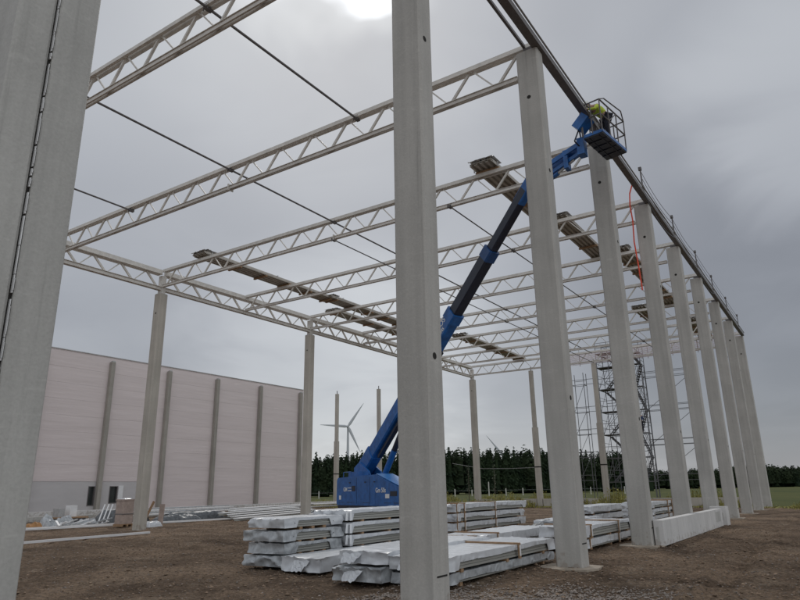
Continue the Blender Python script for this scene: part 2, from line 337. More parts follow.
# loose stones
mb = MB(); rnd = random.Random(3)
ICO = [Vector(v).normalized() for v in [(0, 0, 1), (1, 0, .2), (.3, 1, .1), (-.8, .6, .2), (-.8, -.6, .1), (.3, -1, .2), (0, 0, -1)]]
ICF = [(0, 1, 2), (0, 2, 3), (0, 3, 4), (0, 4, 5), (0, 5, 1), (6, 2, 1), (6, 3, 2), (6, 4, 3), (6, 5, 4), (6, 1, 5)]
def stone(x, y, r):
    a = rnd.random() * 6.3; c, s_ = math.cos(a), math.sin(a); q = [rnd.uniform(.7, 1.2) for _ in range(3)]; z = soil_h(x, y)
    vs = []
    for v in ICO:
        k = rnd.uniform(.8, 1.15) * r; px, py, pz = v.x * q[0] * k, v.y * q[1] * k, v.z * q[2] * k * .7
        vs.append((x + px * c - py * s_, y + px * s_ + py * c, z + pz + r * .2))
    mb.add(vs, ICF)
for i in range(9000):                       # gravel heap strewn past the second column
    t = rnd.random(); x = -6.8 + 4.2 * t + rnd.gauss(0, .25); y = 9.3 + rnd.gauss(0, 1.0) + (x + 5) * .35 + noise.noise((x * 1.5, 2, 3)) * 1.6
    stone(x, y, abs(rnd.gauss(.011, .007)) + .006)
for i in range(5000):
    x = rnd.uniform(-16, 1); y = rnd.uniform(6.5, 20); stone(x, y, abs(rnd.gauss(.006, .007)) + .004)
for i in range(1200):
    x = rnd.uniform(-34, -14); y = rnd.uniform(9, 24); stone(x, y, abs(rnd.gauss(.01, .008)) + .008)
mc = MB(); mg, mb = mb, mc
for i in range(17000):
    t_ = rnd.random() ** .7; y = 5.5 + 24 * t_; x = rnd.uniform(-8 - y * .9, 3.2); stone(x, y, abs(rnd.gauss(.012, .012)) + .006)
tag(mb.build('soil_clods', 'clod', fix=False), 'small brown clods of earth all over the site', 'soil clods', kind='stuff')
mb = mg
tag(mb.build('gravel', 'stone', fix=False), 'loose grey and brown stones strewn over the soil', 'gravel', kind='stuff')

# ================================================================== concrete columns
def chamf(x0, x1, y0, y1, c): return [(x0 + c, y0), (x1 - c, y0), (x1, y0 + c), (x1, y1 - c), (x1 - c, y1), (x0 + c, y1), (x0, y1 - c), (x0, y0 + c)]
def hole(mb, c, nrm, r):
    c = Vector(c); nrm = Vector(nrm); mb.tube(c - nrm * .01, c + nrm * .003, r, n=14)
XO, XI = -4.89, -5.49
def row_column(label, y, top=12.92, front=True):
    t = empty('concrete_column', (-5.19, y, 0), label, 'column', 'concrete columns of the right row')
    MB().prism(chamf(XI, XO, y, y + .42, .035), 'z', -.3, top).build('shaft', 'conc', t)
    h = MB(); hole(h, (-5.21, y, 11.49), (0, -1, 0), .055); h.build('lifting_hole', 'hole', t)
    for z in (9.32, 3.58):
        h = MB(); hole(h, (XO, y + .17, z), (1, 0, 0), .055); h.build('lifting_hole', 'hole', t)
    MB().box(XO - .02, XO + .003, y + .05, y + .33, .46, .485).build('joint_slot', 'hole', t)
    mb = MB(); mb.prism([(-5.75 , y - .32), (-5.3, y - .40), (-4.72, y - .3), (-4.60, y + .1), (-4.66, y + .62), (-5.2, y + .7), (-5.8, y + .6), (-5.86, y + .1)], 'z', -.2, .004); mb.build('footing', 'footing', t)
    return t
proto = None
ylab = ['nearest tall concrete column of the right row crossing the middle of the photo',
        'second concrete column of the right row, whose base shows beside gravel',
        'third concrete column of the right row, standing under the blue lift basket',
        'fourth concrete column of the right row, with the red strap along its left edge',
        'fifth concrete column of the right row, behind the lying concrete plinth beam',
        'sixth concrete column of the right row, just past the end of the lying plinth beam',
        'seventh concrete column of the right row, between sixth and eighth',
        'eighth concrete column of the right row, next to last at the far corner',
        'ninth and farthest concrete column of the right row, at the building corner']
for i, lb in enumerate(ylab):
    y = 8.09 + 6 * i
    if proto is None: proto = row_column(lb, y)
    else:
        c = copy_tree(proto, loc=(-5.19, y, 0)); c['label'] = lb
# the pair at the left edge of the photo
t = empty('concrete_column', (-5.19, 2.15, 0), 'close concrete column at the left photo edge, right half of the twin pair', 'column', 'twin concrete columns at the near end')
MB().prism(chamf(XI, XO, 2.175, 2.51, .012), 'z', -.3, 12.92).build('shaft', 'conc_grey', t)
t = empty('concrete_column', (-5.19, 1.9, 0), 'close concrete column at the far left photo edge, left half of the twin pair', 'column', 'twin concrete columns at the near end')
MB().prism(chamf(XI, XO, 1.86, 2.15, .03), 'z', -.3, 12.92).build('shaft', 'conc_grey', t)
mb = MB(); z = -.1; rnd = random.Random(5)  # white slivers imitate light leaking through the joint
while z < 12.5:
    l_ = rnd.uniform(.05, .30); w = rnd.uniform(.002, .0045); mb.box(-5.2, XO - .008, 2.1625 - w, 2.1625 + w, z, z + l_)
    if rnd.random() < .8: mb.box(-5.2, XO + .002, 2.1625 - w * .6, 2.1625 + w * .6, z + .02, z + l_ * .8)
    z += l_ + rnd.choice([.006, .01, .02, .05])
tag(mb.build('joint_light_leak', 'white', loc=(-5.0, 2.1625, 0)), 'broken white strip imitating light leaks in the joint between the twin columns', 'light leak strip')
mb = MB(); mb.box(-5.3, XO - .03, 2.152, 2.173, -.2, 12.8)  # dark strip standing in for the groove around the white slivers
tag(mb.build('groove_strip', 'hole', loc=(-5.1, 2.1625, 0)), 'dark strip for the groove in the joint between the twin columns', 'groove strip')

# left row: columns with a steel stub carrying the girder
XL = -29.1
def left_column(y, label):
    t = empty('girder_column', (XL, y, 0), label, 'column', 'concrete columns of the left row')
    MB().prism(chamf(XL - .27, XL + .27, y - .24, y + .24, .05), 'z', -.3, 11.98).build('shaft', 'conc_left', t)
    MB().box(XL - .14, XL + .14, y - .14, y + .14, 11.98, 13.02).build('steel_stub', 'steel', t)
    MB().box(XL - .2, XL + .2, y - .2, y + .2, 11.985, 12.02).build('bearing_plate', 'galv', t)
    h = MB(); hole(h, (XL, y - .24, 10.9), (0, -1, 0), .05); h.build('lifting_hole', 'hole', t)
    return t
p0 = left_column(20.35, 'left row concrete column under the girder, standing beside the brown box')
for y, lb in ((32.35, 'left row concrete column under the girder, just right of the pinkish wall'), (44.35, 'left row concrete column under the girder, hidden behind the nearest right row column'),
              (56.35, 'left row concrete corner column where girder and last truss meet'), (8.35, 'left row concrete column out of sight past the left photo edge')):
    if y > 10: c = copy_tree(p0, loc=(XL, y, 0)); c['label'] = lb
# gable columns
def gable_column(x, label, top=12.2, y=56.3):
    t = empty('gable_column', (x, y, 0), label, 'column', 'slender stepped gable columns')
    MB().prism(chamf(x - .24, x + .24, y - .2, y + .2, .03), 'z', -.3, 6.95).build('lower_shaft', 'conc_left', t)
    MB().prism(chamf(x - .18, x + .18, y - .16, y + .16, .03), 'z', 6.95, top).build('upper_shaft', 'conc_left', t)
    MB().box(x - .25, x + .25, y - .21, y + .21, 3.4, 3.5).build('dark_band', 'hole', t)
    MB().tube((x, y, top), (x, y, top + .35), .045).build('anchor_pin', 'steel_dark', t)
    return t
p1 = gable_column(-22.9, 'slender gable column seen between the two nearest right row columns')
for x, lb in ((-16.95, 'slender gable column in front of the scaffold, left of the stair tower'), (-10.95, 'slender gable column mostly hidden behind the right row, nearest the corner'),
              (-34.75, 'slender gable column hidden behind the blue boom'), (-40.5, 'slender gable column free standing right of the wind turbine'), (-46.3, 'slender gable column free standing left of the wind turbine')):
    c = copy_tree(p1, loc=(x, 56.3, 0)); c['label'] = lb

# ================================================================== roof trusses
def topz(x): return 13.24 + (-(x + 5.2)) * .006
def truss(y, label):
    t = empty('roof_truss', (-17.1, y, 12.2), label, 'roof truss', 'steel roof trusses')
    xa, xb = -29.0, -5.0
    mb = MB()
    for s_ in (-1, 1):
        mb.bar((xa, y + s_ * .058, topz(xa) - .075), (xb, y + s_ * .058, topz(xb) - .075), .05, .15)
        mb.bar((xa, y + s_ * .075, topz(xa) - .157), (xb, y + s_ * .075, topz(xb) - .157), .085, .014)
    mb.build('top_chord', 'steel', t)
    mb = MB()
    for s_ in (-1, 1): mb.bar((xa, y + s_ * .052, topz(xa) - .955), (-5.55, y + s_ * .052, topz(xb) - .955), .045, .11)
    for s_ in (-1, 1): mb.bar((xa, y + s_ * .066, topz(xa) - .893), (-5.55, y + s_ * .066, topz(xb) - .893), .075, .014)
    x = -5.45
    while x > -28.6:
        for s_ in (-.03, .03): mb.box(x - .75 - .11, x - .75 + .11, y + s_ - .004, y + s_ + .004, topz(x) - .91, topz(x) - .83)
        x -= 1.5
    mb.build('bottom_chord', 'steel', t)
    x = -5.45
    k = 0
    while x > -28.6:
        zt, zb = topz(x) - .12, topz(x) - .93
        if x - .75 > -29.2: MB().bar((x - .72, y, zb), (x - .03, y, zt), .065, .065).build('diagonal', 'steel', t)
        if k > 0: MB().bar((x + .03, y, zt), (x + .72, y, zb), .04, .04).build('diagonal', 'steel', t)
        x -= 1.5; k += 1
    for xx in (-16.95,): MB().box(xx - .02, xx + .02, y - .13, y + .13, topz(xx) - 1.06, topz(xx) - .82).build('splice_plate', 'steel', t)
    return t
tl = ['closest roof truss, top left, ending at the nearest right row column', 'roof truss ending at the second right row column, long span across the sky',
      'roof truss from the column by the brown box to the third right row column', 'roof truss ending at the fourth right row column, fourth from the viewer',
      'roof truss ending at the fifth right row column, fifth from the viewer', 'roof truss ending at the sixth right row column, sixth from the viewer',
      'roof truss ending at the seventh right row column, third from the far gable', 'roof truss ending at the eighth right row column, next to the gable truss',
      'last roof truss, on top of the gable columns']
T0 = truss(8.32, tl[0])
for i in range(1, 9):
    c = copy_tree(T0, loc=(-17.1, 8.32 + 6 * i, 12.2)); c['label'] = tl[i]
# girder along the left row
def girder(y0, label):
    t = empty('girder_truss', (XL, y0, 12.2), label, 'girder', 'lattice girders of the left row')
    mb = MB(); ya, yb = y0 + .15, y0 + 11.85
    for s_ in (-1, 1): mb.bar((XL + s_ * .09, ya, 13.2), (XL + s_ * .09, yb, 13.2), .10, .26); mb.bar((XL + s_ * .12, ya, 13.075), (XL + s_ * .12, yb, 13.075), .2, .02)
    mb.build('top_chord', 'steel', t)
    mb = MB()
    for s_ in (-1, 1): mb.bar((XL + s_ * .08, ya, 12.28), (XL + s_ * .08, yb, 12.28), .08, .17); mb.bar((XL + s_ * .10, ya, 12.375), (XL + s_ * .10, yb, 12.375), .14, .02)
    mb.build('bottom_chord', 'steel', t)
    y = y0 + .45
    while y < y0 + 11.8:
        if y + .75 < yb: MB().bar((XL, y + .03, 13.06), (XL, y + .72, 12.36), .09, .09).build('diagonal', 'steel', t)
        if y - .75 > y0: MB().bar((XL, y - .72, 12.36), (XL, y - .03, 13.06), .05, .05).build('diagonal', 'steel', t)
        y += 1.5
    return t
G0 = girder(20.35, 'lattice girder right of the column beside the brown box')
for y, lb in ((8.35, 'lattice girder left of the column beside the brown box'), (32.35, 'lattice girder running from the column by the pinkish wall to behind the near column'), (44.35, 'farthest lattice girder, ending at the gable corner column')):
    c = copy_tree(G0, loc=(XL, y, 12.2)); c['label'] = lb
# ties
for x, z, y0, y1, lb in ((-11.1, 13.12, 2, 14.35, 'upper tie tube over the first two trusses, nearest the right row'), (-17.0, 13.12, 2, 56.3, 'long upper tie tube over the middle of the trusses'),
                     (-23.1, 13.12, 2, 14.35, 'upper tie tube over the first two trusses, nearest the left girder'), (-11.1, 12.28, 20.3, 56.3, 'thin lower tie tube at bottom chord level nearer the right row'), (-17.0, 12.28, 20.3, 56.3, 'thin lower tie tube at bottom chord level under the roof middle')):
    t = empty('tie_tube', (x, y0, z), lb, 'tie rod', 'tie tubes between the trusses')
    MB().tube((x, y0, z), (x, y1, z), .036 if z > 13 else .026).build('tube', 'steel_dark', t)
    y = 8.32
    while y < y1:
        if y >= y0 - .1:
            mb = MB(); mb.box(x - .06, x + .06, y - .11, y + .11, z - .05, z + .05)
            for s_ in (-.08, .08): mb.tube((x + s_, y - .08, z - .09), (x + s_, y - .08, z + .09), .012, n=6)
            mb.build('clamp', 'steel_dark', t)
        y += 6
# inner eave tube between first two columns
tag(MB().bar((-5.27, 2.5, 13.14), (-5.27, 14.2, 13.14), .07, .09).build('eave_tube', 'steel_dark', loc=(-5.27, 2.5, 13.1)), 'inner eave tube ending on top of the second right row column', 'eave tube')
# edge beams bay by bay
for i in range(-1, 8):
    y0 = 8.3 + 6 * i; y1 = y0 + 6 - .01
    t = empty('edge_beam', (-4.9, y0, 13), 'eave edge beam, ' + ('bay before the nearest column' if i < 0 else ['between nearest and second column', 'second to third column, passing over the lift basket', 'between third and fourth column', 'between fourth and fifth column', 'between fifth and sixth column', 'between sixth and seventh column', 'between seventh and eighth column', 'in the last bay at the far corner'][i]) + ', right row', 'edge beam', 'steel edge beams along the eave')
    MB().prism([(-5.02, 12.93), (-4.84, 12.93), (-4.84, 12.945), (-5.0, 12.945), (-5.0, 13.12), (-5.02, 13.12)], 'y', y0, y1).build('angle', 'steel_dark', t)
    MB().box(-4.84, -4.80, y0, y1, 12.93, 13.10).build('web', 'steel_dark', t)
    MB().bar((-4.78, y0, 13.17), (-4.78, y1, 13.17), .05, .02).build('drip_edge', 'galv', t)
    MB().box(-5.3, -5.0, y0 - .12, y0 + .02, 12.925, 13.08).build('cleat', 'steel_dark', t)
# edge protection posts
gy = [(25.2, 'nearest'), (31.1, 'second'), (36.95, 'third'), (42.2, 'fourth'), (48.0, 'fifth'), (53.8, 'farthest')]
for i, (y, w) in enumerate(gy):
    t = empty('guard_post', (-4.83, y, 13.1), w + ' dark guard post standing on the eave edge beam', 'guard post', 'guard posts on the eave')
    MB().bar((-4.85, y, 12.95), (-4.83, y - .12, 14.08), .06, .05).build('post', 'steel_dark', t)
    MB().bar((-4.85, y, 13.25), (-4.85, y + .35, 13.12), .04, .04).build('foot_brace', 'steel_dark', t)
    MB().box(-4.9, -4.78, y - .17, y - .07, 13.98, 14.12).build('clamp', 'steel_dark', t)
for zz_, lb in ((14.0, 'top rope of the eave guard, sagging between the posts'), (13.7, 'middle rope of the eave guard'), (13.45, 'bottom rope of the eave guard, close above the beam')):
    mb = MB(); pts = []
    for i in range(5 if zz_ > 13.9 else 5):
        a, b = gy[i][0], gy[i + 1][0]
        for k in range(8):
            u = k / 8; pts.append((-4.84, a + (b - a) * u - .1, zz_ - .55 * u * (1 - u) * (1.6 if i < 2 else .5)))
    pts.append((-4.84, gy[5][0], zz_))
    mb.path(pts, .011, 4); tag(mb.build('guard_rope', 'steel_dark', loc=(-4.84, 25, zz_)), lb, 'rope', 'ropes of the eave guard')
mb = MB(); pts = [(-4.8, 25.2 + 5.5 * k / 12, 12.9 - 1.5 * (k / 12) * (1 - k / 12)) for k in range(13)]; mb.path(pts, .014, 4)
tag(mb.build('hanging_cable', 'black', loc=(-4.8, 25.2, 12.9)), 'black cable sagging below the eave beam after the fourth column', 'cable')
mb = MB(); pts = [(-4.8, 37 + 5 * k / 12, 12.9 - 1.3 * (k / 12) * (1 - k / 12)) for k in range(13)]; mb.path(pts, .014, 4)
tag(mb.build('hanging_cable', 'black', loc=(-4.8, 37, 12.9)), 'black cable sagging below the eave beam after the sixth column', 'cable')
mb = MB(); pts = [(-5.25, 25.7, 14.0), (-5.5, 25.75, 13.4), (-5.56, 25.8, 12.9), (-5.54, 25.85, 12.2), (-5.60, 25.9, 11.3), (-5.55, 25.9, 10.2), (-5.52, 25.9, 9.2)]
mb.path(pts, .03, 6); tag(mb.build('red_strap', 'red', loc=(-5.5, 25.85, 9.2)), 'red strap hanging down beside the fourth right row column', 'strap')

# ================================================================== trapezoidal sheet packs on the trusses
def sheet_pack(x0, y0, y1, w, h, label, z=None):
    z = (topz(x0) + .09) if z is None else z
    t = empty('roof_sheet_pack', (x0, y0, z), label, 'sheet pack', 'packs of trapezoidal roof sheets on the trusses')
    nw = 4; a = w / nw; prof = []
    for i in range(nw): prof += [(x0 + a * i, 0), (x0 + a * i + a * .3, 0), (x0 + a * i + a * .42, .08), (x0 + a * i + a * .82, .08), (x0 + a * (i + .94), 0)]
    prof.append((x0 + w, 0))
    mb = MB(); poly = [(x, z + q) for x, q in prof] + [(x, z + q + h) for x, q in reversed(prof)]
    # one solid profile cut into short lengths with slightly shifted sheet edges
    mb.prism(poly, 'y', y0 + .06, y1 - .06)
    for k in range(5):
        dz = h * k / 5; dx = random.uniform(-.02, .02)
        mb.prism([(x + dx, z + dz + q + .003) for x, q in prof] + [(x + dx, z + dz + q + .018) for x, q in reversed(prof)], 'y', y0 + random.uniform(-.12, .05), y1 + random.uniform(-.05, .12))
    mb.build('sheets', 'sheet', t)
    fb = grid_sheet([x0 - .06 + (w + .12) * i / 12 for i in range(13)], [y0 - .15 + .08 * j for j in range(12)], lambda x, y: z + h + .17 + abs(noise.noise((x * 7, y * 7, 3))) * .07 - .06 - (.06 if y < y0 - .05 else 0))
    fb.build('wrapping_film', 'film', t, fix=False)
    y = y0 + .5
    while y < y1:
        MB().box(x0 - .04, x0 + w + .04, y - .05, y + .05, z - .09, z - .005).build('timber_bearer', 'wood', t)
        y += 1.9
    for yy in (y0 + 1.1, (y0 + y1) / 2, y1 - 1.1):
        MB().box(x0 - .035, x0 + w + .035, yy - .02, yy + .02, z + h + .083, z + h + .10).build('strap', 'steel_dark', t)
    for s_ in (x0 - .06, x0 + w + .02): MB().bar((s_, y0 + .4, z - .03), (s_, y0 + .4, z + h + .06), .04, .04).build('clamp_post', 'galv', t)
sheet_pack(-9.85, 19.8, 26.8, .9, .11, 'sheet pack over the third truss, above the boom tip')
sheet_pack(-9.3, 26.3, 33.0, .85, .11, 'sheet pack seen between the second and third right row columns')
sheet_pack(-8.15, 32.1, 38.6, .85, .11, 'sheet pack seen between the third and fourth right row columns')
sheet_pack(-8.2, 38.3, 45.2, .85, .11, 'sheet pack seen between the fourth and fifth right row columns')
sheet_pack(-10.3, 44.2, 50.5, .9, .11, 'small looking sheet pack right of the third right row column near the gable')
sheet_pack(-8.1, 50.0, 56.6, 1.0, .11, 'dark sheet pack on the last truss near the far corner')
sheet_pack(-26.3, 20.1, 30.5, .95, .11, 'sheet pack on the left part of the third truss, nearest the girder')
sheet_pack(-26.1, 30.0, 40.5, .95, .11, 'sheet pack continuing the left row of packs towards the near column')
sheet_pack(-27.9, 32.6, 43.2, .9, .11, 'sheet pack lying beside the girder, left of the near column')
sheet_pack(-24.5, 44.2, 56.6, 1.1, .11, 'far sheet pack by the gable corner, seen just right of the near column')
# edge net at the gable
t = empty('safety_net', (-17, 56.9, 12.4), 'pale pink safety netting hung behind the last truss', 'net')
mb = MB(); x = -20.4
while x < -5: mb.bar((x, 57.0, 12.35), (x, 57.0, 13.45), .03, .012); x += .09
zq = 12.35
while zq < 13.5: mb.bar((-20.4, 57.0, zq), (-5.2, 57.0, zq), .012, .03); zq += .11
mb.build('mesh', 'net', t)
for x in (-20.4, -18.4, -16.4, -14.4, -12.4, -10.4, -8.4, -6.4): MB().tube((x, 57.04, 12.2), (x, 57.04, 14.0), .03).build('net_post', 'galv', t)
MB().tube((-20.4, 57.04, 13.9), (-5.2, 57.04, 13.9), .02).build('top_cable', 'galv', t)

# ================================================================== far hall wall
YW0, YW1 = 12.0, 57.6
t = empty('hall_wall', (-52.9, 36, 0), 'long pinkish panel wall of the neighbouring hall with vertical column strips', 'wall')
mb = MB(); z = 2.75; k = 0
while z < 13.35:
    h_ = min(1.32, 13.40 - z); mb.box(-52.95, -52.62, YW0, YW1, z + .004, z + h_ - .004); z += h_
mb.box(-52.9, -52.66, YW0 + .05, YW1 - .05, 2.6, 13.35)
for a, b in ((36.6, YW1),): mb.box(-52.95, -52.62, a, b, .3, 2.746)
mb.build('panel', 'wall', t)
mb = MB()
for a, b in ((YW0, 31.62), (32.2, 33.55), (34.3, 36.59)): mb.box(-52.93, -52.64, a, b, .3, 2.74)
mb.box(-52.93, -52.64, 31.62, 32.2, 2.36, 2.74); mb.box(-52.93, -52.64, 33.55, 34.3, 2.36, 2.74)
mb.box(-52.93, -52.64, 31.62, 32.2, .3, .8); mb.box(-52.93, -52.64, 33.55, 34.3, .3, .95)
mb.build('base_panel', 'wallgrey', t)
for a, b, z0 in ((31.62, 32.2, .8), (33.55, 34.3, .95)):
    w = MB().box(-52.80, -52.78, a + .05, b - .05, z0 + .05, 2.32).build('window', 'glassd', t)
    mb = MB(); mb.box(-52.82, -52.60, a, a + .05, z0, 2.36).box(-52.82, -52.60, b - .05, b, z0, 2.36).box(-52.82, -52.60, a + .05, b - .05, 2.31, 2.36).box(-52.82, -52.6, a + .05, b - .05, z0, z0 + .05)
    mb.build('frame', 'steel_dark', w)
    MB().box(-52.62, -52.56, b + .06, b + .5, z0, 2.4).build('door_leaf', 'white', t)
mb = MB(); mb.box(-52.9, -52.55, YW0, YW1, 13.40, 13.46); mb.build('coping', 'galv', t)
mb = MB(); mb.box(-52.98, -52.55, YW0, YW1, -.2, .3); mb.build('plinth', 'conc_pale', t)
plab = ['wall column half hidden behind the twin columns', 'wall column left of the left row column beside the box', 'wall column directly right of the left row column beside the box', 'wall column in the middle of the pinkish wall', 'wall column right of the middle of the pinkish wall', 'wall column closing the right end of the pinkish wall']
pp = None
for i, y in enumerate((26.4, 32.4, 38.4, 44.3, 50.4, 56.9)):
    if pp is None:
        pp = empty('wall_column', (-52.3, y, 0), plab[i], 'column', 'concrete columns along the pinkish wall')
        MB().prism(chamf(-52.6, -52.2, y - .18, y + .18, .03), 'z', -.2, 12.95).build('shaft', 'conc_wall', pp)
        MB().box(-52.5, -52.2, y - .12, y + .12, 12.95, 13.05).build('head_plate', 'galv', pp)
    else:
        c = copy_tree(pp, loc=(-52.3, y, 0)); c['label'] = plab[i]
# gable plinth beams
for i, (a, b) in enumerate(((-28.7, -23.2), (-22.6, -17.3), (-16.65, -11.2), (-10.65, -5.6), (-52, -46.6), (-46, -40.8), (-40.2, -35.1), (-34.4, -29.4))):
    lb = ['right after the corner column', 'behind the second right row column', 'under the stair tower', 'nearest the far right corner', 'next to the pinkish wall end', 'left of the boom lift', 'behind the boom lift body', 'right behind the blue boom'][i]
    tag(MB().prism(chamf(a, b, 56.18, 56.42, .01), 'z', -.1, .72 if i < 4 else .5).build('plinth_beam', 'conc_left', loc=((a + b) / 2, 56.3, 0)), 'low concrete plinth beam in the gable line, ' + lb, 'plinth beam', 'plinth beams in the gable line')
# lying sockel beam outside the row
t = empty('precast_beam', (-4.6, 25, 0), 'long pale precast plinth beam lying along the third to fifth right row columns', 'concrete beam')
MB().prism(chamf(-4.86, -4.58, 20.25, 30.9, .012), 'z', .0, .68).build('beam', 'conc_pale', t)
MB().box(-4.79, -4.72, 20.244, 20.26, .12, .5).build('end_recess', 'conc_grey', t)
MB().box(-4.585, -4.567, 29.3, 30.3, .22, .6).build('side_recess', 'conc_grey', t)
t = empty('precast_block', (-4.9, 32, 0), 'small pale concrete end block standing behind the long plinth beam', 'concrete block')
MB().prism(chamf(-5.1, -4.45, 31.2, 31.9, .02), 'z', 0, .75).build('block', 'conc_pale', t)
MB().box(-4.95, -4.6, 31.193, 31.21, .2, .5).build('recess', 'conc_grey', t)

# ================================================================== wrapped panel packs on the ground
def strip_tags():
    for z_, w_ in ((.93, 'top'), (.64, 'middle'), (.38, 'lower')):
        t = empty('paper_tag', (-10.3, 13.02, z_), w_ + ' white paper tag hanging in the gap between the two four-high stacks', 'tag', 'paper tags between the stacks')
        MB().bar((-10.33, 12.98, z_), (-10.31, 12.99, z_ + .22), .09, .006).build('sheet', 'logo', t); MB().bar((-10.27, 13.08, z_), (-10.27, 13.07, z_ + .22), .08, .006).build('sheet', 'logo', t)
def make_flap(rn, x0, x1, y0, z0, H):
    mb = MB(); a = rn.uniform(.1, .45); pts = []
    for i in range(9):
        for k in range(6):
            pts.append((x0 + (x1 - x0) * (a + .05 * i * (1 - .06 * k)), y0 - .03 - .022 * k + .03 * noise.noise((i * .8, k * .7, x0)), z0 + H * (.8 - .15 * k) + .04 * noise.noise((i * .6, k, y0))))
    mb.v = pts; mb.f = [(i * 6 + k, (i + 1) * 6 + k, (i + 1) * 6 + k + 1, i * 6 + k + 1) for i in range(8) for k in range(5)]
    return mb
def film_pack(x0, x1, y0, y1, z0, z1, label, seed=0, grey=False, endw=.38, skirt=.5, group='wrapped panel packs on the ground', straps=(), tilt=0):
    rn = random.Random(seed)
    if seed == 13: strip_tags()
    t = empty('panel_pack', ((x0 + x1) / 2, (y0 + y1) / 2, z0), label, 'panel pack', group)
    mb = MB(); nl = 4; hh = (z1 - z0 - .02) / nl
    for k in range(nl):
        a_, b_ = rn.uniform(-.012, .012), rn.uniform(-.03, .03); mb.box(x0 + .03 + a_, x1 - .03 + a_, y0 + .07 + b_, y1 - .07 + b_, z0 + .01 + k * hh, z0 + .01 + (k + 1) * hh - .012)
    mb.box(x0 + .06, x1 - .06, y0 + .12, y1 - .12, z0 + .012, z1 - .02)
    mb.build('panels', 'core', t)
    H = z1 - z0
    ny = int((y1 - y0) / .07); nxx = 20; nz = 6; e = {}; mb = MB()
    def P(u, v, w):
        k = (round(u, 5), round(v, 5), round(w, 5))
        if k in e: return e[k]
        x = x0 + (x1 - x0) * u; y = y0 + (y1 - y0) * v; z = z0 + H * w
        de = min(y - y0, y1 - y); end = max(0, 1 - max(0, de + noise.noise(Vector((u * 3, w * 2, seed))) * .12) / endw)
        q = Vector((x * 3.1, y * 3.1, z * 5 + seed * 7)); A = .003 + .034 * end
        r1 = noise.noise(q * 1.4); r2 = noise.noise(q * 3.1 + Vector((3, 1, 2)))
        rg = lambda n_: max(0, 1 - 4.5 * abs(n_)) ; r3 = rg(noise.noise(q * .8 + Vector((9, 2, 4)))); dx = (rg(noise.noise(q * .45)) * 1.5 + r3 * .8 - .35 + r2 * .2) * A
        sgnx = (1 if u > .99 else -1 if u < .01 else 0); sgny = (1 if v > .999 else -1 if v < .001 else 0)
        x += sgnx * (.010 + max(-.008, dx * .8)); y += sgny * (.02 + dx * 1.4)
        if w > .99: z += .006 + noise.noise(Vector((x * .8, y * 1.3, seed))) * .010 + (abs(r2) * .012 + r3 * .016) * (.35 + .65 * end) + (r1 * .02 * end) - end * end * .02
        if w < .99 and end <= 0:
            lim = skirt + .16 * noise.noise(Vector((y * .9, u * 2, seed * 3.3))) + .10 * abs(r2)
            if w < lim: z = z0 + H * lim + r2 * .01
        elif w < .01: z -= .0 ; x += dx * .5
        if sgny: z += r2 * .03 * (w > .5)
        e[k] = len(mb.v); mb.v.append((x, y, z)); return e[k]
    def quad(a, b, c, d): mb.f.append((a, b, c, d))
    for j in range(ny):
        v, v2 = j / ny, (j + 1) / ny
        for i in range(nxx): quad(P(i / nxx, v, 1), P((i + 1) / nxx, v, 1), P((i + 1) / nxx, v2, 1), P(i / nxx, v2, 1))
        for k in range(nz):
            for u in (0, 1): quad(P(u, v, k / nz), P(u, v2, k / nz), P(u, v2, (k + 1) / nz), P(u, v, (k + 1) / nz))
    for v in (0, 1):
        for i in range(nxx):
            for k in range(nz): quad(P(i / nxx, v, k / nz), P((i + 1) / nxx, v, k / nz), P((i + 1) / nxx, v, (k + 1) / nz), P(i / nxx, v, (k + 1) / nz))
    mb.build('wrapping_film', 'film_grey' if grey else 'film', t, smooth=2)
    # loose flap at the near end
    mb = MB() if seed in (42, 43, 45, 41) else None
    if mb: make_flap(rn, x0, x1, y0, z0, H).build('loose_flap', 'film', t)
    for y in (y0 + .55, (y0 + y1) / 2, y1 - .55):
        MB().box(x0 + .03, x1 - .03, y - .05, y + .05, z0 - .055, z0 + .005).build('timber_bearer', 'wood', t)
    for y in straps:
        mb = MB(); mb.box(x0 - .05, x1 + .05, y - .035, y + .035, z1 + .012, z1 + .045); mb.box(x1 + .018, x1 + .05, y - .045, y + .045, z0 - .03, z1 + .012); mb.build('timber_frame', 'wood', t)
        MB().box(x1 + .05, x1 + .056, y - .03, y + .03, z0 + .02, z1).build('paper_tag', 'white', t)
    return t
S1 = 'four-high stack at the left'
lv = ((.06, .28), (.32, .54), (.58, .80), (.86, 1.06))
for i, (a, b) in enumerate(lv):
    w = ['bottom', 'second lowest', 'third', 'topmost'][i]
    film_pack(-11.62 + .03 * (i % 2), -10.46 - .02 * (i % 2), 10.95 + .05 * (i % 2), 12.92, a, b, f'{w} wrapped pack of the four-high stack at the left, film end facing the viewer', 10 + i, grey=(i != 3), skirt=.72, group='packs of the left four-high stack')
for i, (a, b) in enumerate(((.06, .30), (.34, .58), (.63, .88), (.93, 1.17))):
    w = ['bottom', 'second lowest', 'third', 'topmost'][i]
    film_pack(-11.5, -10.32, 13.12, 16.6, a, b, f'{w} wrapped pack of the stack right behind the left four-high stack', 30 + i, skirt=.68, group='packs of the second four-high stack', endw=.10)
film_pack(-10.2, -9.15, 10.65, 14.6, .05, .33, 'single low wrapped pack on the soil before the left four-high stack', 41, skirt=.4)
film_pack(-8.22, -7.15, 9.98, 14.4, .05, .29, 'lower wrapped pack left of the nearest right row column, with crumpled film end', 42, skirt=.45, grey=True)
film_pack(-8.24, -7.12, 10.15, 14.3, .34, .56, 'upper wrapped pack left of the nearest right row column', 43, skirt=.3)
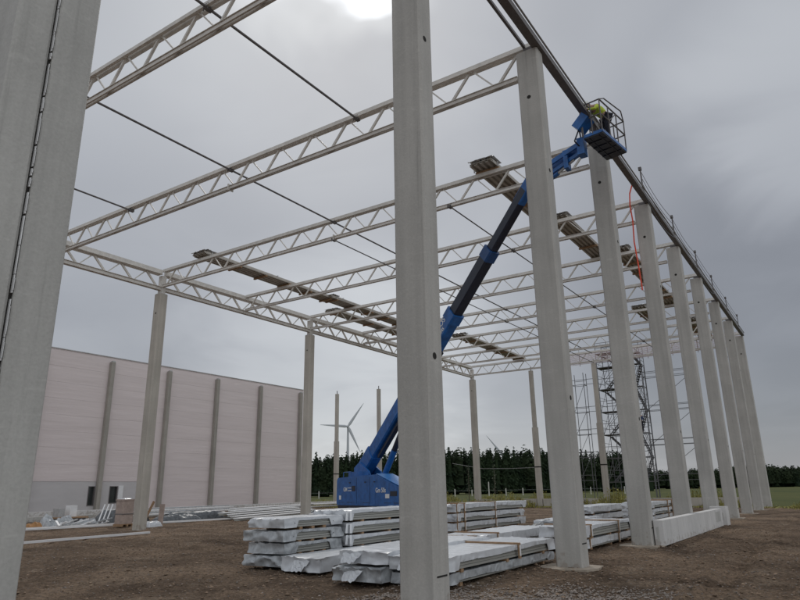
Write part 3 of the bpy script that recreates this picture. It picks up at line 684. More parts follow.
film_pack(-7.1, -5.96, 10.25, 15.2, .04, .22, 'lower wrapped pack between the nearest and second right row columns', 44, skirt=.25, grey=True)
film_pack(-7.12, -5.90, 10.2, 15.1, .27, .50, 'upper wrapped pack between the nearest and second right row columns, with timber frame', 45, skirt=.62, straps=(13.1,))
film_pack(-9.2, -8.0, 12.4, 15.55, .1, .46, 'wrapped pack behind the near pair, just right of the nearest column', 46, skirt=.5, straps=(15.2,))
film_pack(-9.3, -8.05, 15.9, 20.6, .1, .46, 'flat wrapped pack in the middle, in front of the three-high stack', 47, skirt=.45, straps=(16.6,))
for i, (a, b) in enumerate(((.12, .40), (.46, .74), (.80, 1.08))):
    w = ['bottom', 'middle', 'top'][i]
    film_pack(-13.55, -12.45, 22.2, 28.5 + (.3 if i == 2 else 0), a, b, f'{w} wrapped pack of the three-high stack with timber frames in the middle distance', 50 + i, skirt=.45, straps=(22.3, 22.9, 25.6), group='packs of the middle three-high stack')
film_pack(-7.2, -6.02, 17.7, 22.4, .06, .28, 'lower wrapped pack between the second and third right row columns', 61, skirt=.3, straps=(18.0, 20.7))
film_pack(-7.25, -6.0, 17.6, 22.4, .34, .62, 'upper wrapped pack between the second and third right row columns', 62, skirt=.7, straps=(18.1, 20.7))
film_pack(-8.9, -7.7, 21.2, 24.6, .3, .6, 'small white pack end behind the second right row column', 63, skirt=.3)
film_pack(-10.3, -9.1, 28.0, 33.2, .24, .50, 'lower pack with dark printed end, left of the third right row column', 64, skirt=.2)
film_pack(-10.3, -9.1, 27.7, 33.2, .56, .84, 'upper pack with dark printed end, left of the third right row column', 65, skirt=.2)
for i, (a, b) in enumerate(((.30, .50), (.55, .76), (.81, 1.02))):
    w = ['bottom', 'middle', 'top'][i]
    film_pack(-7.6, -6.5, 27.2, 31.2, a, b, f'{w} pack of the small stack between the third and fourth right row columns', 70 + i, skirt=.45, straps=(29.9, 30.7), group='packs behind the lying concrete beam')
# dark rumpled cover on the middle pack
mb = grid_sheet([-9.1 + .09 * i for i in range(14)], [20.8 + .1 * j for j in range(15)], lambda x, y: .25 + .35 * max(0, 1 - ((x + 8.5) ** 2 + (y - 21.5) ** 2) * 1.6) + noise.noise((x * 4, y * 4, 1)) * .12)
tag(mb.build('tarpaulin_heap', 'darkclutter', loc=(-8.5, 21.5, 0), fix=False), 'dark brown crumpled tarpaulin heap behind the flat wrapped packs', 'tarpaulin')

# ================================================================== long profiles and clutter at the left
rnd = random.Random(11)
dd = Vector((-.30, 1, 0)).normalized(); sd_ = Vector((dd.y, -dd.x, 0))
sl = ['nearest white profile of the long heap before the pinkish wall', 'second white profile of the long heap before the pinkish wall', 'third white profile of the long heap before the pinkish wall', 'fourth white profile of the long heap before the pinkish wall', 'fifth white profile of the long heap before the pinkish wall', 'farthest white profile of the long heap before the pinkish wall']
for i in range(6):
    o = Vector((-31.0 - .78 * i + rnd.uniform(-.1, .1), 28.2 + rnd.uniform(-.8, .8) + i * .5, .05))
    t = empty('steel_profile', o, sl[i], 'profile', 'white profiles of the long heap')
    q = o + (dd * rnd.uniform(10, 13)) * 1; z = .10 + .09 * i
    MB().bar(o + Vector((0, 0, z)), q + Vector((0, 0, z + .05)), .42, .05).build('flange', 'white', t)
    MB().bar(o + Vector((0, 0, z - .09)), q + Vector((0, 0, z - .04)), .30, .10).build('web', 'core', t)
    for k in range(5): c_ = o.lerp(q, .08 + .2 * k); MB().bar(c_ - sd_ * .3 + Vector((0, 0, z - .17)), c_ + sd_ * .3 + Vector((0, 0, z - .17)), .1, .08).build('timber_bearer', 'wood', t)
def strip(p, q, w, h, label, m_='white', g=None, name='long_profile'):
    p, q = Vector(p), Vector(q); tag(MB().bar(p, q, w, h).build(name, m_, loc=p), label, 'profile', g)
strip((-24.3, 12.0, .07), (-25.3, 18.2, .06), .12, .08, 'single white tube lying alone on the soil at the left')
strip((-33.6, 16.5, .08), (-32.7, 29.6, .08), .22, .08, 'thin white profile on the soil in front of the box')
strip((-34.5, 17.5, .08), (-33.9, 25.2, .10), .20, .08, 'short white profile on the soil beside the clutter heap')
strip((-44.5, 22.0, .5), (-45.6, 55.5, .5), .5, .28, 'long pale beam lying before the pinkish wall', 'conc_pale')
for k, (xx_, w_) in enumerate(((0, 'nearest'), (.7, 'second'), (1.4, 'third'), (2.1, 'farthest'))):
    strip((-36.2 - xx_, 24.6 + k * .3, .42 + .10 * k), (-38.6 - xx_, 35.5 + k * .2, .44 + .09 * k), .45, .06, w_ + ' white board of the boards lying over the dark bundles', 'white' if k % 2 == 0 else 'film_grey', 'white boards over the dark bundles', 'white_board')
strip((-42.0, 21.0, .25), (-42.6, 36.0, .25), .35, .3, 'grey beam stacked low behind the clutter heap', 'conc_grey')
strip((-37.9, 36.5, .55), (-41.6, 51, .55), .5, .08, 'white board on the far end of the long heap')
strip((-38.9, 37.5, .30), (-42.6, 54, .30), .6, .1, 'pale board under the far end of the long heap', 'galv')
strip((-26.6, 30.2, .35), (-30.2, 40.2, .42), .5, .09, 'white profile in front of the boom lift, behind the wrapped stacks')
strip((-28.2, 30.6, .2), (-31.6, 41.5, .2), .5, .12, 'lower pale profile in front of the boom lift', 'galv')
strip((-25.2, 33.5, .48), (-22.4, 37.5, .5), .9, .07, 'brown board lying beside the boom lift', 'brown', name='brown_board')
# wrapped dark bundles between
def lump(x0, x1, y0, y1, h, m_, name, label, cat, seed, amp=.12, base=.0):
    nx_, ny_ = 16, 20
    def hf(x, y):
        u, v = (x - x0) / (x1 - x0), (y - y0) / (y1 - y0); e = min(1, 5 * min(u, 1 - u)) * min(1, 7 * min(v, 1 - v))
        return base - .05 + (h + noise.noise((x * 2.2, y * 2.2, seed)) * amp + noise.noise((x * 6, y * 6, seed)) * amp * .6) * max(0, e) ** .5
    tag(grid_sheet([x0 + (x1 - x0) * i / nx_ for i in range(nx_ + 1)], [y0 + (y1 - y0) * j / ny_ for j in range(ny_ + 1)], hf).build(name, m_, loc=((x0 + x1) / 2, (y0 + y1) / 2, 0), fix=False), label, cat)
lump(-35.2, -34.2, 25.2, 28.5, .42, 'darkclutter', 'sheeting_heap', 'dark crumpled sheeting heap right of the left row column', 'sheeting heap', 3)
lump(-37.2, -36.3, 27.0, 33.0, .5, 'darkclutter', 'wrapped_bundle', 'second dark wrapped bundle behind the sheeting heap', 'wrapped bundle', 4)
lump(-30.4, -29.5, 33.5, 37.0, .4, 'darkclutter', 'sheeting_heap', 'dark rumpled sheeting at the foot of the column by the pinkish wall', 'sheeting heap', 5, .2)
lump(-36.0, -34.9, 18.9, 20.6, .42, 'film_grey', 'plastic_heap', 'pale crumpled plastic heap at the left in front of the wall', 'plastic heap', 6, .35)
lump(-35.6, -34.9, 20.8, 21.9, .30, 'film_grey', 'plastic_heap', 'smaller pale crumpled plastic heap nearer the brown box', 'plastic heap', 16, .3)
t = empty('offcut_pile', (-34.5, 20.5, 0), 'pile of short pale profile offcuts in front of the plastic heap', 'offcuts')
rq = random.Random(8)
for k in range(14):
    c = Vector((-34.6 + rq.uniform(-.3, .3), 20.5 + rq.uniform(-1.6, 1.6), .08 + .04 * (k % 5))); a = rq.uniform(0, 3.14); dv = Vector((math.cos(a), math.sin(a), rq.uniform(-.05, .25))) * rq.uniform(.3, .8)
    MB().bar(c - dv, c + dv + up0 * .1, .10, .05).build('offcut', rq.choice(['white', 'galv', 'film_grey']), t)
lump(-38.4, -37.5, 23.5, 27.0, .8, 'darkclutter', 'sheeting_heap', 'dark wrapped heap between the box and the plastic heap', 'sheeting heap', 8, .2)
lump(-35.4, -34.7, 17.9, 18.7, .30, 'orange', 'orange_tarpaulin', 'orange brown tarpaulin next to the white plastic heap', 'tarpaulin', 7, .15)
t = empty('concrete_mixer_box', (-36.6, 20.3, 0), 'two pale boxes on a pallet rising from the white plastic heap', 'boxes'); t.name = 'pallet_load'
MB().box(-36.9, -36.3, 20.25, 20.6, .5, .95).build('box', 'galv', t); MB().box(-36.9, -36.4, 20.95, 21.35, .5, 1.1).build('box', 'white', t); MB().box(-37.1, -36.1, 20.1, 21.9, .42, .5).build('pallet', 'wood', t); MB().box(-37.0, -36.2, 20.2, 21.8, -.02, .42).build('base', 'galv_dark', t)
# brown wrapped box beside the left column
t = empty('brown_box', (-32.6, 22.0, 0), 'brown cardboard faced box on a pallet left of the left row column', 'box')
bx0, bx1, by0, by1 = -33.05, -32.3, 21.5, 22.2
MB().prism(chamf(bx0, bx1, by0, by1, .09), 'z', .14, 1.32).build('box_body', 'brown', t)
MB().prism(chamf(bx0 - .03, bx1 + .03, by0 - .03, by1 + .03, .1), 'z', 1.32, 1.40).build('lid', 'brown', t)
MB().box(bx0 - .02, bx1 + .02, by0 - .012, by1 + .012, .62, .66).build('strap', 'steel_dark', t)
mb = MB()
for y in (by0, (by0 + by1) / 2 - .05, by1 - .1): mb.box(bx0, bx1, y, y + .1, 0, .10)
mb.box(bx0, bx1, by0, by1, .10, .14); mb.build('pallet', 'wood', t)
lump(-33.0, -32.4, 21.6, 22.1, .08, 'film', 'film_scrap', 'white film scrap blown onto the top of the brown box', 'film', 12, .05, base=1.42)
t = empty('plank_trestle', (-32.0, 23.2, 0), 'leaning planks propped between the brown box and the left row column', 'planks')
MB().bar((-32.0, 22.55, .05), (-32.0, 23.15, 1.25), .06, .12).build('plank', 'wood', t); MB().bar((-31.9, 23.6, .05), (-31.9, 23.65, 1.1), .3, .05).build('plank', 'brown', t)
lump(-31.7, -31.1, 22.3, 23.2, .22, 'film', 'film_scrap', 'white film scrap on the soil under the leaning planks', 'film', 13, .1)
t = empty('folded_frame', (-35.8, 22.4, 0), 'white folded steel frame leaning left of the brown box', 'frame')
for k in range(3): MB().bar((-35.6, 22.2 + .25 * k, .1), (-36.2, 22.9 + .25 * k, 1.1), .06, .06).build('bar', 'white', t)

# ================================================================== blue telescopic boom lift
PV = Vector((-17.66, 23.54, 2.60)); TP = Vector((-7.25, 18.95, 11.55))
hd = Vector((TP.x - PV.x, TP.y - PV.y, 0)).normalized(); sdv = Vector((hd.y, -hd.x, 0))   # heading, side (towards the viewer)
if sdv.y > 0: sdv = -sdv
up = Vector((0, 0, 1)); C0 = Vector((PV.x, PV.y, 0)) + hd * 1.5
LIFT = empty('boom_lift', C0, 'blue telescopic boom lift with its boom raised to the eave', 'boom lift')
bd0 = (TP - PV).normalized()
def LP(a, s_, z): return C0 + hd * a + sdv * s_ + up * z
def lprism(poly, s0, s1, name, m_, parent=LIFT):      # side-view polygon (along heading, height) extruded sideways
    mb = MB(); n = len(poly); vs = [LP(a, s0, z) for a, z in poly] + [LP(a, s1, z) for a, z in poly]
    mb.add(vs, [(i, (i + 1) % n, n + (i + 1) % n, n + i) for i in range(n)] + [tuple(range(n))[::-1], tuple(range(n, 2 * n))])
    return mb.build(name, m_, parent)
lprism([(-2.1, 1.05), (-2.17, 1.15), (-2.15, 2.08), (-2.05, 2.19), (-.75, 2.22), (1.2, 2.25), (1.2, 1.05)], .25, 1.1, 'engine_cover', 'blue')
cab = lprism([(1.21, 1.05), (1.21, 2.25), (2.95, 1.76), (3.1, 1.6), (3.1, 1.05)], .25, 1.1, 'side_cover', 'blue')
lprism([(1.23, 2.262), (2.94, 1.78), (2.94, 1.80), (1.23, 2.285)], .29, 1.06, 'cover_top', 'blue_lt')
lprism([(-2.1, 1.05), (-2.15, 2.1), (-2.05, 2.19), (2.6, 1.8), (3.0, 1.05)], -1.1, -.27, 'tank_cover', 'blue')
lprism([(-2.3, .95), (-2.3, 1.75), (-1.75, 1.75), (-1.75, .95)], -.24, .24, 'counterweight', 'blue')
lprism([(-2.1, .9), (3.0, .9), (3.0, 1.045), (-2.1, 1.045)], -1.05, 1.08, 'turntable', 'black')
for s_ in (-.34, .26): lprism([(-1.9, 1.04), (-2.0, 2.62), (-1.5, 2.86), (-.7, 2.45), (.2, 1.04)], s_, s_ + .07, 'boom_bracket', 'blue')
lprism([(-1.45, 2.215), (-1.45, 2.42), (-.55, 2.42), (-.55, 2.215)], .4, .9, 'hatch', 'blue')
for a in (-.35, .75): lprism([(a, 1.12), (a + .02, 1.12), (a + .02, 2.16), (a, 2.16)], 1.102, 1.106, 'panel_gap', 'black')
lprism([(-.75, 1.62), (-.45, 1.62), (-.45, 1.84), (-.75, 1.84)], 1.101, 1.108, 'vent', 'black')
lprism([(2.35, 1.42), (2.85, 1.42), (2.85, 1.6), (2.35, 1.6)], 1.101, 1.108, 'vent', 'black')
def dec(a0, a1, z0, z1, name='sticker'): lprism([(a0, z0), (a1, z0), (a1, z1), (a0, z1)], 1.109, 1.113, name, 'logo')
dec(-1.9, -1.72, 1.28, 1.45); dec(2.0, 2.3, 1.34, 1.5)
def letters(txt, size, origin, ax, ay, name='lettering', parent=LIFT):
    cu = bpy.data.curves.new(name, 'FONT'); cu.body = txt; cu.size = size; cu.extrude = .002; cu.offset = .004
    o = bpy.data.objects.new(name, cu); COL.objects.link(o)
    dg = bpy.context.evaluated_depsgraph_get(); dg.update(); me = bpy.data.meshes.new_from_object(o.evaluated_get(dg)); bpy.data.objects.remove(o)
    az = ax.cross(ay).normalized(); mtx = Matrix((ax, ay, az)).transposed().to_4x4(); mtx.translation = origin - Vector(parent['o']); me.transform(mtx)
    me.materials.clear(); me.materials.append(MT['logo']); ob = bpy.data.objects.new(name, me); COL.objects.link(ob); ob.parent = parent; ob['o'] = parent['o']
letters('GM', .23, LP(-1.5, 1.112, 1.62), hd, up); dec(-1.08, -.80, 1.74, 1.77); dec(-1.08, -.78, 1.63, 1.66)
letters('Gm 50s', .25, LP(1.25, 1.112, 1.56), hd, up)
# chassis
for a in (-2.0, -1.2, .2, 1.9, 2.6): lprism([(a, 1.16), (a + .5, 1.16), (a + .5, 1.175), (a, 1.175)], 1.102, 1.106, 'panel_seam', 'black')
for a in (-1.0, .35, 1.1): lprism([(a, 1.95), (a + .12, 1.95), (a + .12, 1.99), (a, 1.99)], 1.102, 1.125, 'cover_latch', 'black')
MB().path([LP(-1.9, .9, 2.18), LP(-1.9, .9, 2.42), LP(-1.2, .9, 2.42), LP(-1.2, .9, 2.2)], .018, 6).build('grab_rail', 'blue', LIFT)
MB().path([PV + up * .1, PV + bd0 * .6 + up * .45, PV + bd0 * 1.6 + up * .42, PV + bd0 * 2.2 + up * .1], .03, 6).build('hose', 'black', LIFT)
lprism([(-1.6, .55), (-1.6, .88), (1.7, .88), (1.7, .55)], -.8, .8, 'chassis', 'blue')
for a in (-1.3, 1.35):
    for s_ in (-.95, .95):
        w = MB(); c_ = LP(a, s_, .50); w.tube(c_ - sdv * .19, c_ + sdv * .19, .50, n=28); wo = w.build('wheel', 'rubber', LIFT)
        w = MB(); w.tube(c_ - sdv * .215, c_ + sdv * .215, .28, n=20); w.build('rim', 'blue_lt', wo)
    w = MB(); w.tube(LP(a, -.85, .50), LP(a, .85, .50), .10); w.build('axle', 'black', LIFT)
for a, s_ in ((2.0, .05), (2.7, -.05)): MB().tube(LP(a, s_, 1.04), LP(a, s_, 2.3), .14, .11).build('hydraulic_tank', 'blue', LIFT)
# boom sections
bd = (TP - PV).normalized(); bu = sdv.cross(bd).normalized()
if bu.z < 0: bu = -bu
BL = (TP - PV).length
def bsec(a, b, w, h, name, m_, off=0.0):
    mb = MB(); p, q = PV + bd * a + bu * off, PV + bd * b + bu * off
    c = .12 * w; pr = [(-w / 2 + c, -h / 2), (w / 2 - c, -h / 2), (w / 2, -h / 2 + c), (w / 2, h / 2 - c), (w / 2 - c, h / 2), (-w / 2 + c, h / 2), (-w / 2, h / 2 - c), (-w / 2, -h / 2 + c)]
    n = 8; vs = [p + sdv * u + bu * v for u, v in pr] + [q + sdv * u + bu * v for u, v in pr]
    mb.add(vs, [(i, (i + 1) % n, n + (i + 1) % n, n + i) for i in range(n)] + [tuple(range(n))[::-1], tuple(range(n, 2 * n))])
    return mb.build(name, m_, LIFT)
bsec(-.5, BL * .605, .46, .58, 'base_boom', 'blue')
bsec(-.35, 1.0, .52, .70, 'boom_heel', 'blue', .02)
bsec(BL * .585, BL * .615, .52, .66, 'boom_collar', 'blue')
bsec(BL * .6, BL * .80, .40, .48, 'mid_boom', 'black')
bsec(BL * .785, BL * .815, .46, .54, 'boom_collar', 'blue_dark')
bsec(BL * .80, BL * .985, .31, .38, 'fly_boom', 'black')
bsec(BL * .95, BL + .15, .30, .42, 'boom_head', 'blue')
# lift cylinder
cy0 = LP(.0, .1, 1.9); cy1 = PV + bd * 4.6 - bu * .50
MB().tube(cy0, cy0.lerp(cy1, .42), .13, n=12).build('lift_cylinder', 'blue', LIFT)
MB().tube(cy0.lerp(cy1, .4), cy1, .12, n=12).build('cylinder_rod', 'black', LIFT)
bsec(4.3, 5.0, .3, .3, 'cylinder_lug', 'blue', -.40)
mid = PV + bd * (BL * .532) + sdv * .236 + bu * .03
letters('NOS', .32, mid + bd * .1, bd, bu); letters('RMS', .2, mid + bd * .1 + bu * -.2, bd, bu)
# power track along the boom
mb = MB(); p = PV + bd * 1.2 - bu * .42; q = PV + bd * (BL * .5) - bu * .42; mb.bar(p, q, .2, .12, bu); mb.build('cable_track', 'black', LIFT)
for sx_ in (-.05, .05): MB().path([PV + bd * (BL * u) + bu * (.32 + .03 * math.sin(u * 40 + sx_ * 60)) + sdv * sx_ for u in [.02 + .058 * k for k in range(11)]], .018, 5).build('hose', 'black', LIFT)
# jib: two arms and a cylinder
JB = Vector((-5.12, 18.15, 11.86))
j0 = TP + bd * .05
for s_ in (-.12, .12):
    MB().bar(j0 + sdv * s_ + up * .12, JB + sdv * s_ + up * .10, .07, .16).build('jib_arm', 'blue', LIFT)
MB().bar(j0 + up * -.18, JB + up * -.14, .12, .12).build('jib_arm', 'blue', LIFT)
MB().tube(j0 + up * -.42 , j0.lerp(JB, .55) + up * -.32, .07, n=10).build('jib_cylinder', 'blue', LIFT)
MB().tube(j0.lerp(JB, .5) + up * -.33, j0.lerp(JB, .85) + up * -.22, .04, n=8).build('jib_rod', 'galv', LIFT)
MB().bar(j0.lerp(JB, .72) + up * -.40, j0.lerp(JB, .72) + up * .22, .3, .14).build('jib_knuckle', 'blue', LIFT)
MB().bar(JB + up * -.28, JB + up * .28, .34, .22).build('rotator', 'blue', LIFT)
MB().path([j0 + up * .2, j0.lerp(JB, .3) + up * .32, j0.lerp(JB, .7) + up * .12, JB + up * .3, JB + Vector((.05, -.3, .5)), JB + Vector((-.12, -.32, .12)), JB + Vector((.0, -.1, -.05))], .025, 6).build('hose', 'black', LIFT)
# basket
BZ = 11.97
bq = [Vector((-4.95, 17.84, BZ)), Vector((-4.34, 17.75, BZ)), Vector((-4.08, 19.44, BZ)), Vector((-4.76, 19.58, BZ))]
ctr = sum(bq, NO) / 4
def inset(k, dz=0): return [ctr + (p - ctr) * k + up * dz for p in bq]
mb = MB(); a_, b_ = inset(1, -.03), inset(1, .05); mb.add(a_ + b_, [(3, 2, 1, 0), (4, 5, 6, 7), (0, 1, 5, 4), (1, 2, 6, 5), (2, 3, 7, 6), (3, 0, 4, 7)]); mb.build('basket_floor', 'black', LIFT)
mb = MB()
for k in range(1, 5): mb.bar(bq[0].lerp(bq[3], k / 5) - up * .05, bq[1].lerp(bq[2], k / 5) - up * .035, .03, .02)
for u in (.25, .75): mb.bar(bq[0].lerp(bq[1], u) - up * .038, bq[3].lerp(bq[2], u) - up * .038, .03, .02)
mb.build('floor_beams', 'black', LIFT)
for i in range(4):
    MB().bar(bq[i] + up * .06, bq[(i + 1) % 4] + up * .05, .03, .10).build('toe_board', 'blue', LIFT)
mb = MB()
top = inset(1.03, 1.12); md = inset(1.02, .62)
for Q in (top, md):
    for i in range(4): mb.tube(Q[i], Q[(i + 1) % 4], .024, n=6)
for i in range(4):
    p, q = bq[i], bq[(i + 1) % 4]; nseg = 3 if i % 2 else 2
    for k in range(nseg):
        u = k / nseg; a_ = p.lerp(q, u); mb.tube(a_ + up * .05, top[i].lerp(top[(i + 1) % 4], u), .022, n=6)
    if i % 2: mb.tube(p.lerp(q, 1 / 3) + up * .62, top[i].lerp(top[(i + 1) % 4], 2 / 3), .018, n=6)
mb.build('basket_rail', 'steel_dark', LIFT)
cp = bq[0].lerp(bq[3], .1); MB().bar(cp + Vector((-.20, -.05, .42)), cp + Vector((.16, -.10, .74)), .46, .30).build('control_panel', 'blue', LIFT)
MB().bar(bq[0] + Vector((-.02, -.02, .05)), bq[0] + Vector((-.02, -.02, 1.3)), .04, .04).build('rail_post', 'steel_dark', LIFT)
mb = MB(); h0 = top[0] + up * .02; mb.path([h0, h0 + Vector((-.1, .3, .28)), h0 + Vector((.0, .9, .32)), top[3] + up * .05], .02, 6); mb.path([top[1], top[1] + Vector((.05, .4, .22)), top[2] + Vector((.02, -.3, .22)), top[2]], .02, 6)
mb.build('guard_hoop', 'steel_dark', LIFT)

# ================================================================== people
def person(loc, rotz, joints, label, cols, group=None):
    # joints: name -> local xyz; body is one skinned mesh
    t = empty('person', loc, label, 'person', group)
    J = joints; order = list(J); vs = [Vector(J[k][0]) for k in order]; rad = [J[k][1] for k in order]
    E = [('pelvis', 'waist'), ('waist', 'chest'), ('chest', 'neck'), ('neck', 'chin'), ('chin', 'crown'), ('chest', 'shl'), ('shl', 'ell'), ('ell', 'wrl'), ('wrl', 'hal'), ('chest', 'shr'), ('shr', 'elr'), ('elr', 'wrr'), ('wrr', 'har'),
         ('pelvis', 'hil'), ('hil', 'knl'), ('knl', 'anl'), ('anl', 'tol'), ('pelvis', 'hir'), ('hir', 'knr'), ('knr', 'anr'), ('anr', 'tor')]
    rm = Matrix.Rotation(rotz, 3, 'Z')
    def skin(names, inflate, name, m_, parent=None):
        idx = {k: i for i, k in enumerate(names)}; me = bpy.data.meshes.new(name)
        me.from_pydata([tuple(rm @ Vector(J[k][0])) for k in names], [(idx[a], idx[b]) for a, b in E if a in idx and b in idx], [])
        o = bpy.data.objects.new(name, me); COL.objects.link(o)
        md_ = o.modifiers.new('skin', 'SKIN'); me.skin_vertices  # radii layer
        for i, k in enumerate(names):
            sv = me.skin_vertices[0].data[i]; r_ = J[k][1] * inflate; sv.radius = (r_, r_ * J[k][2] if len(J[k]) > 2 else r_); sv.use_root = (i == 0)
        s2_ = o.modifiers.new('sub', 'SUBSURF'); s2_.levels = 2; s2_.render_levels = 2
        dg = bpy.context.evaluated_depsgraph_get(); dg.update(); m2_ = bpy.data.meshes.new_from_object(o.evaluated_get(dg)); bpy.data.objects.remove(o)
        m2_.shade_smooth(); m2_.materials.clear(); m2_.materials.append(MT[m_]); ob = bpy.data.objects.new(name, m2_); COL.objects.link(ob); ob.parent = parent or t; ob['o'] = tuple(loc)
        return ob
    body = skin(order, 1.0, 'body', 'skin')
    skin(['pelvis', 'waist', 'chest', 'shl', 'shr'], 1.17, 'jacket', cols[0])
    for k_ in 'lr': skin(['sh' + k_, 'el' + k_, 'wr' + k_], 1.2, 'sleeve', cols[3] if len(cols) > 3 else cols[0])
    skin(['pelvis', 'hil', 'knl', 'anl', 'hir', 'knr', 'anr'], 1.14, 'trousers', cols[1])
    skin(['anl', 'tol'], 1.2, 'boot', 'rubber'); skin(['anr', 'tor'], 1.2, 'boot', 'rubber')
    cr = Vector(loc) + rm @ Vector(J['crown'][0]); ch = Vector(loc) + rm @ Vector(J['chin'][0]); ax = (cr - ch).normalized(); cc = ch.lerp(cr, .62)
    mb = MB(); rings = 6; nn = 16; a = ax.orthogonal().normalized(); b = ax.cross(a)
    for i in range(rings):
        ph = i / (rings - 1) * math.pi / 2; rr = .125 * math.cos(ph) if i < rings - 1 else .005
        for k in range(nn): th = 2 * math.pi * k / nn; mb.v.append(cc + ax * (.03 + .12 * math.sin(ph)) + (a * math.cos(th) + b * math.sin(th)) * (rr + (.02 if i == 0 else 0)))
    mb.f = [(i * nn + k, i * nn + (k + 1) % nn, (i + 1) * nn + (k + 1) % nn, (i + 1) * nn + k) for i in range(rings - 1) for k in range(nn)]
    mb.build('helmet', cols[2], t, smooth=True)
    return t, rm
WJ = {  # worker bending over the rail
 'pelvis': ((0, 0, .92), .135), 'waist': ((.10, 0, 1.05), .125), 'chest': ((.30, 0, 1.20), .145), 'neck': ((.44, 0, 1.27), .06), 'chin': ((.50, 0, 1.29), .07), 'crown': ((.62, 0, 1.34), .085),
 'shl': ((.32, .19, 1.22), .062), 'ell': ((.46, .28, 1.02), .045), 'wrl': ((.68, .22, 1.02), .032), 'hal': ((.77, .20, 1.03), .035),
 'shr': ((.32, -.19, 1.22), .062), 'elr': ((.50, -.26, 1.05), .045), 'wrr': ((.70, -.18, 1.08), .032), 'har': ((.79, -.15, 1.09), .035),
 'hil': ((-.02, .10, .86), .10), 'knl': ((.06, .13, .48), .065), 'anl': ((-.02, .14, .09), .045), 'tol': ((.16, .16, .03), .04),
 'hir': ((-.02, -.10, .86), .10), 'knr': ((.10, -.12, .48), .065), 'anr': ((.0, -.13, .09), .045), 'tor': ((.18, -.14, .03), .04)}
t, rm = person((-4.42, 18.62, 12.02), math.radians(222), WJ, 'worker in yellow hi-vis vest bending over inside the blue lift basket', ('hivis', 'navy', 'helmet', 'hivis'))
SJ = {k: v for k, v in WJ.items()}
SJ = {'pelvis': ((0, 0, .92), .135), 'waist': ((.02, 0, 1.10), .12), 'chest': ((.04, 0, 1.36), .145), 'neck': ((.04, 0, 1.50), .055), 'chin': ((.06, 0, 1.57), .065), 'crown': ((.05, 0, 1.70), .085),
 'shl': ((.03, .19, 1.40), .06), 'ell': ((.06, .27, 1.14), .045), 'wrl': ((.26, .22, 1.04), .032), 'hal': ((.34, .20, 1.05), .035),
 'shr': ((.03, -.19, 1.40), .06), 'elr': ((.06, -.27, 1.14), .045), 'wrr': ((.28, -.22, 1.08), .032), 'har': ((.36, -.20, 1.09), .035),
 'hil': ((0, .10, .86), .10), 'knl': ((.04, .12, .48), .065), 'anl': ((0, .13, .09), .045), 'tol': ((.18, .15, .03), .04),
 'hir': ((0, -.10, .86), .10), 'knr': ((-.02, -.12, .48), .065), 'anr': ((-.06, -.13, .09), .045), 'tor': ((.12, -.14, .03), .04)}

# ================================================================== scaffold beyond the gable
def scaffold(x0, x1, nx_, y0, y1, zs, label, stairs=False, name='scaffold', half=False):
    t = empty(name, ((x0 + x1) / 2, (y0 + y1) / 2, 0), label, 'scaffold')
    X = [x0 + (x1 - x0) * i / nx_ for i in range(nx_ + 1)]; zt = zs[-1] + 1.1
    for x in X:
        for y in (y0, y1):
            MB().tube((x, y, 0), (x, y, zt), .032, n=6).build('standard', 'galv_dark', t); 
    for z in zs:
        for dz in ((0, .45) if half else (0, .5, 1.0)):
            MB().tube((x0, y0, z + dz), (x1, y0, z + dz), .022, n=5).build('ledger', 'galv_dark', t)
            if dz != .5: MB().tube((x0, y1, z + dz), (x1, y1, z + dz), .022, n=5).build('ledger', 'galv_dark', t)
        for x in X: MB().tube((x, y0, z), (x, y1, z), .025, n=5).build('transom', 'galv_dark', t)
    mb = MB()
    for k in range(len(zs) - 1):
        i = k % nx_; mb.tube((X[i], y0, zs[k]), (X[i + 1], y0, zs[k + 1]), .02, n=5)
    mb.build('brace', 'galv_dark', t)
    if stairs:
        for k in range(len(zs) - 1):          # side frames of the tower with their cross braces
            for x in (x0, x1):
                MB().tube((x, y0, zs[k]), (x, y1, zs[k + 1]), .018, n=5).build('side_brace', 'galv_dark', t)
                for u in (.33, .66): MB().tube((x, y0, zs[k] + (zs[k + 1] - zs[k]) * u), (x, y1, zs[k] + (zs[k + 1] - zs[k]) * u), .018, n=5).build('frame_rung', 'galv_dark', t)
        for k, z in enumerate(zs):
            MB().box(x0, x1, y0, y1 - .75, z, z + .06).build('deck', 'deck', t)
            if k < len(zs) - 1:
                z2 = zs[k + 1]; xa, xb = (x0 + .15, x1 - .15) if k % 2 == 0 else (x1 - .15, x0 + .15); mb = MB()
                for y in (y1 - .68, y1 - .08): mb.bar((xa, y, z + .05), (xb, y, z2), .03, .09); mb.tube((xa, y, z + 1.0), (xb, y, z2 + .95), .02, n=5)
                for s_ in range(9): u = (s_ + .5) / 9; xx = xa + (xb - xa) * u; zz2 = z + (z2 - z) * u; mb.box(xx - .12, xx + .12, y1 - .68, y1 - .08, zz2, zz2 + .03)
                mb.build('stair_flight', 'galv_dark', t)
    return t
scaffold(-19.7, -18.6, 1, 58.2, 59.0, [2.2, 4.2, 6.2, 8.2, 10.7], 'narrow scaffold bay left of the gable column at the far end', half=True)
scaffold(-17.2, -15.1, 2, 58.0, 60.0, [2, 4, 6, 8, 10, 12, 13.3], 'tall scaffold stair tower with dark landings at the far gable', True, 'stair_tower')
scaffold(-14.35, -13.35, 1, 58.0, 59.3, [2, 4, 6.0, 8, 10, 12, 13], 'slim scaffold ladder tower carrying the worker in blue', True, 'ladder_tower')
scaffold(-13.35, -9.4, 1, 58.3, 59.1, [2.1, 5.0, 7.9, 10.8], 'wide open scaffold bay right of the ladder tower at the far gable', half=True)
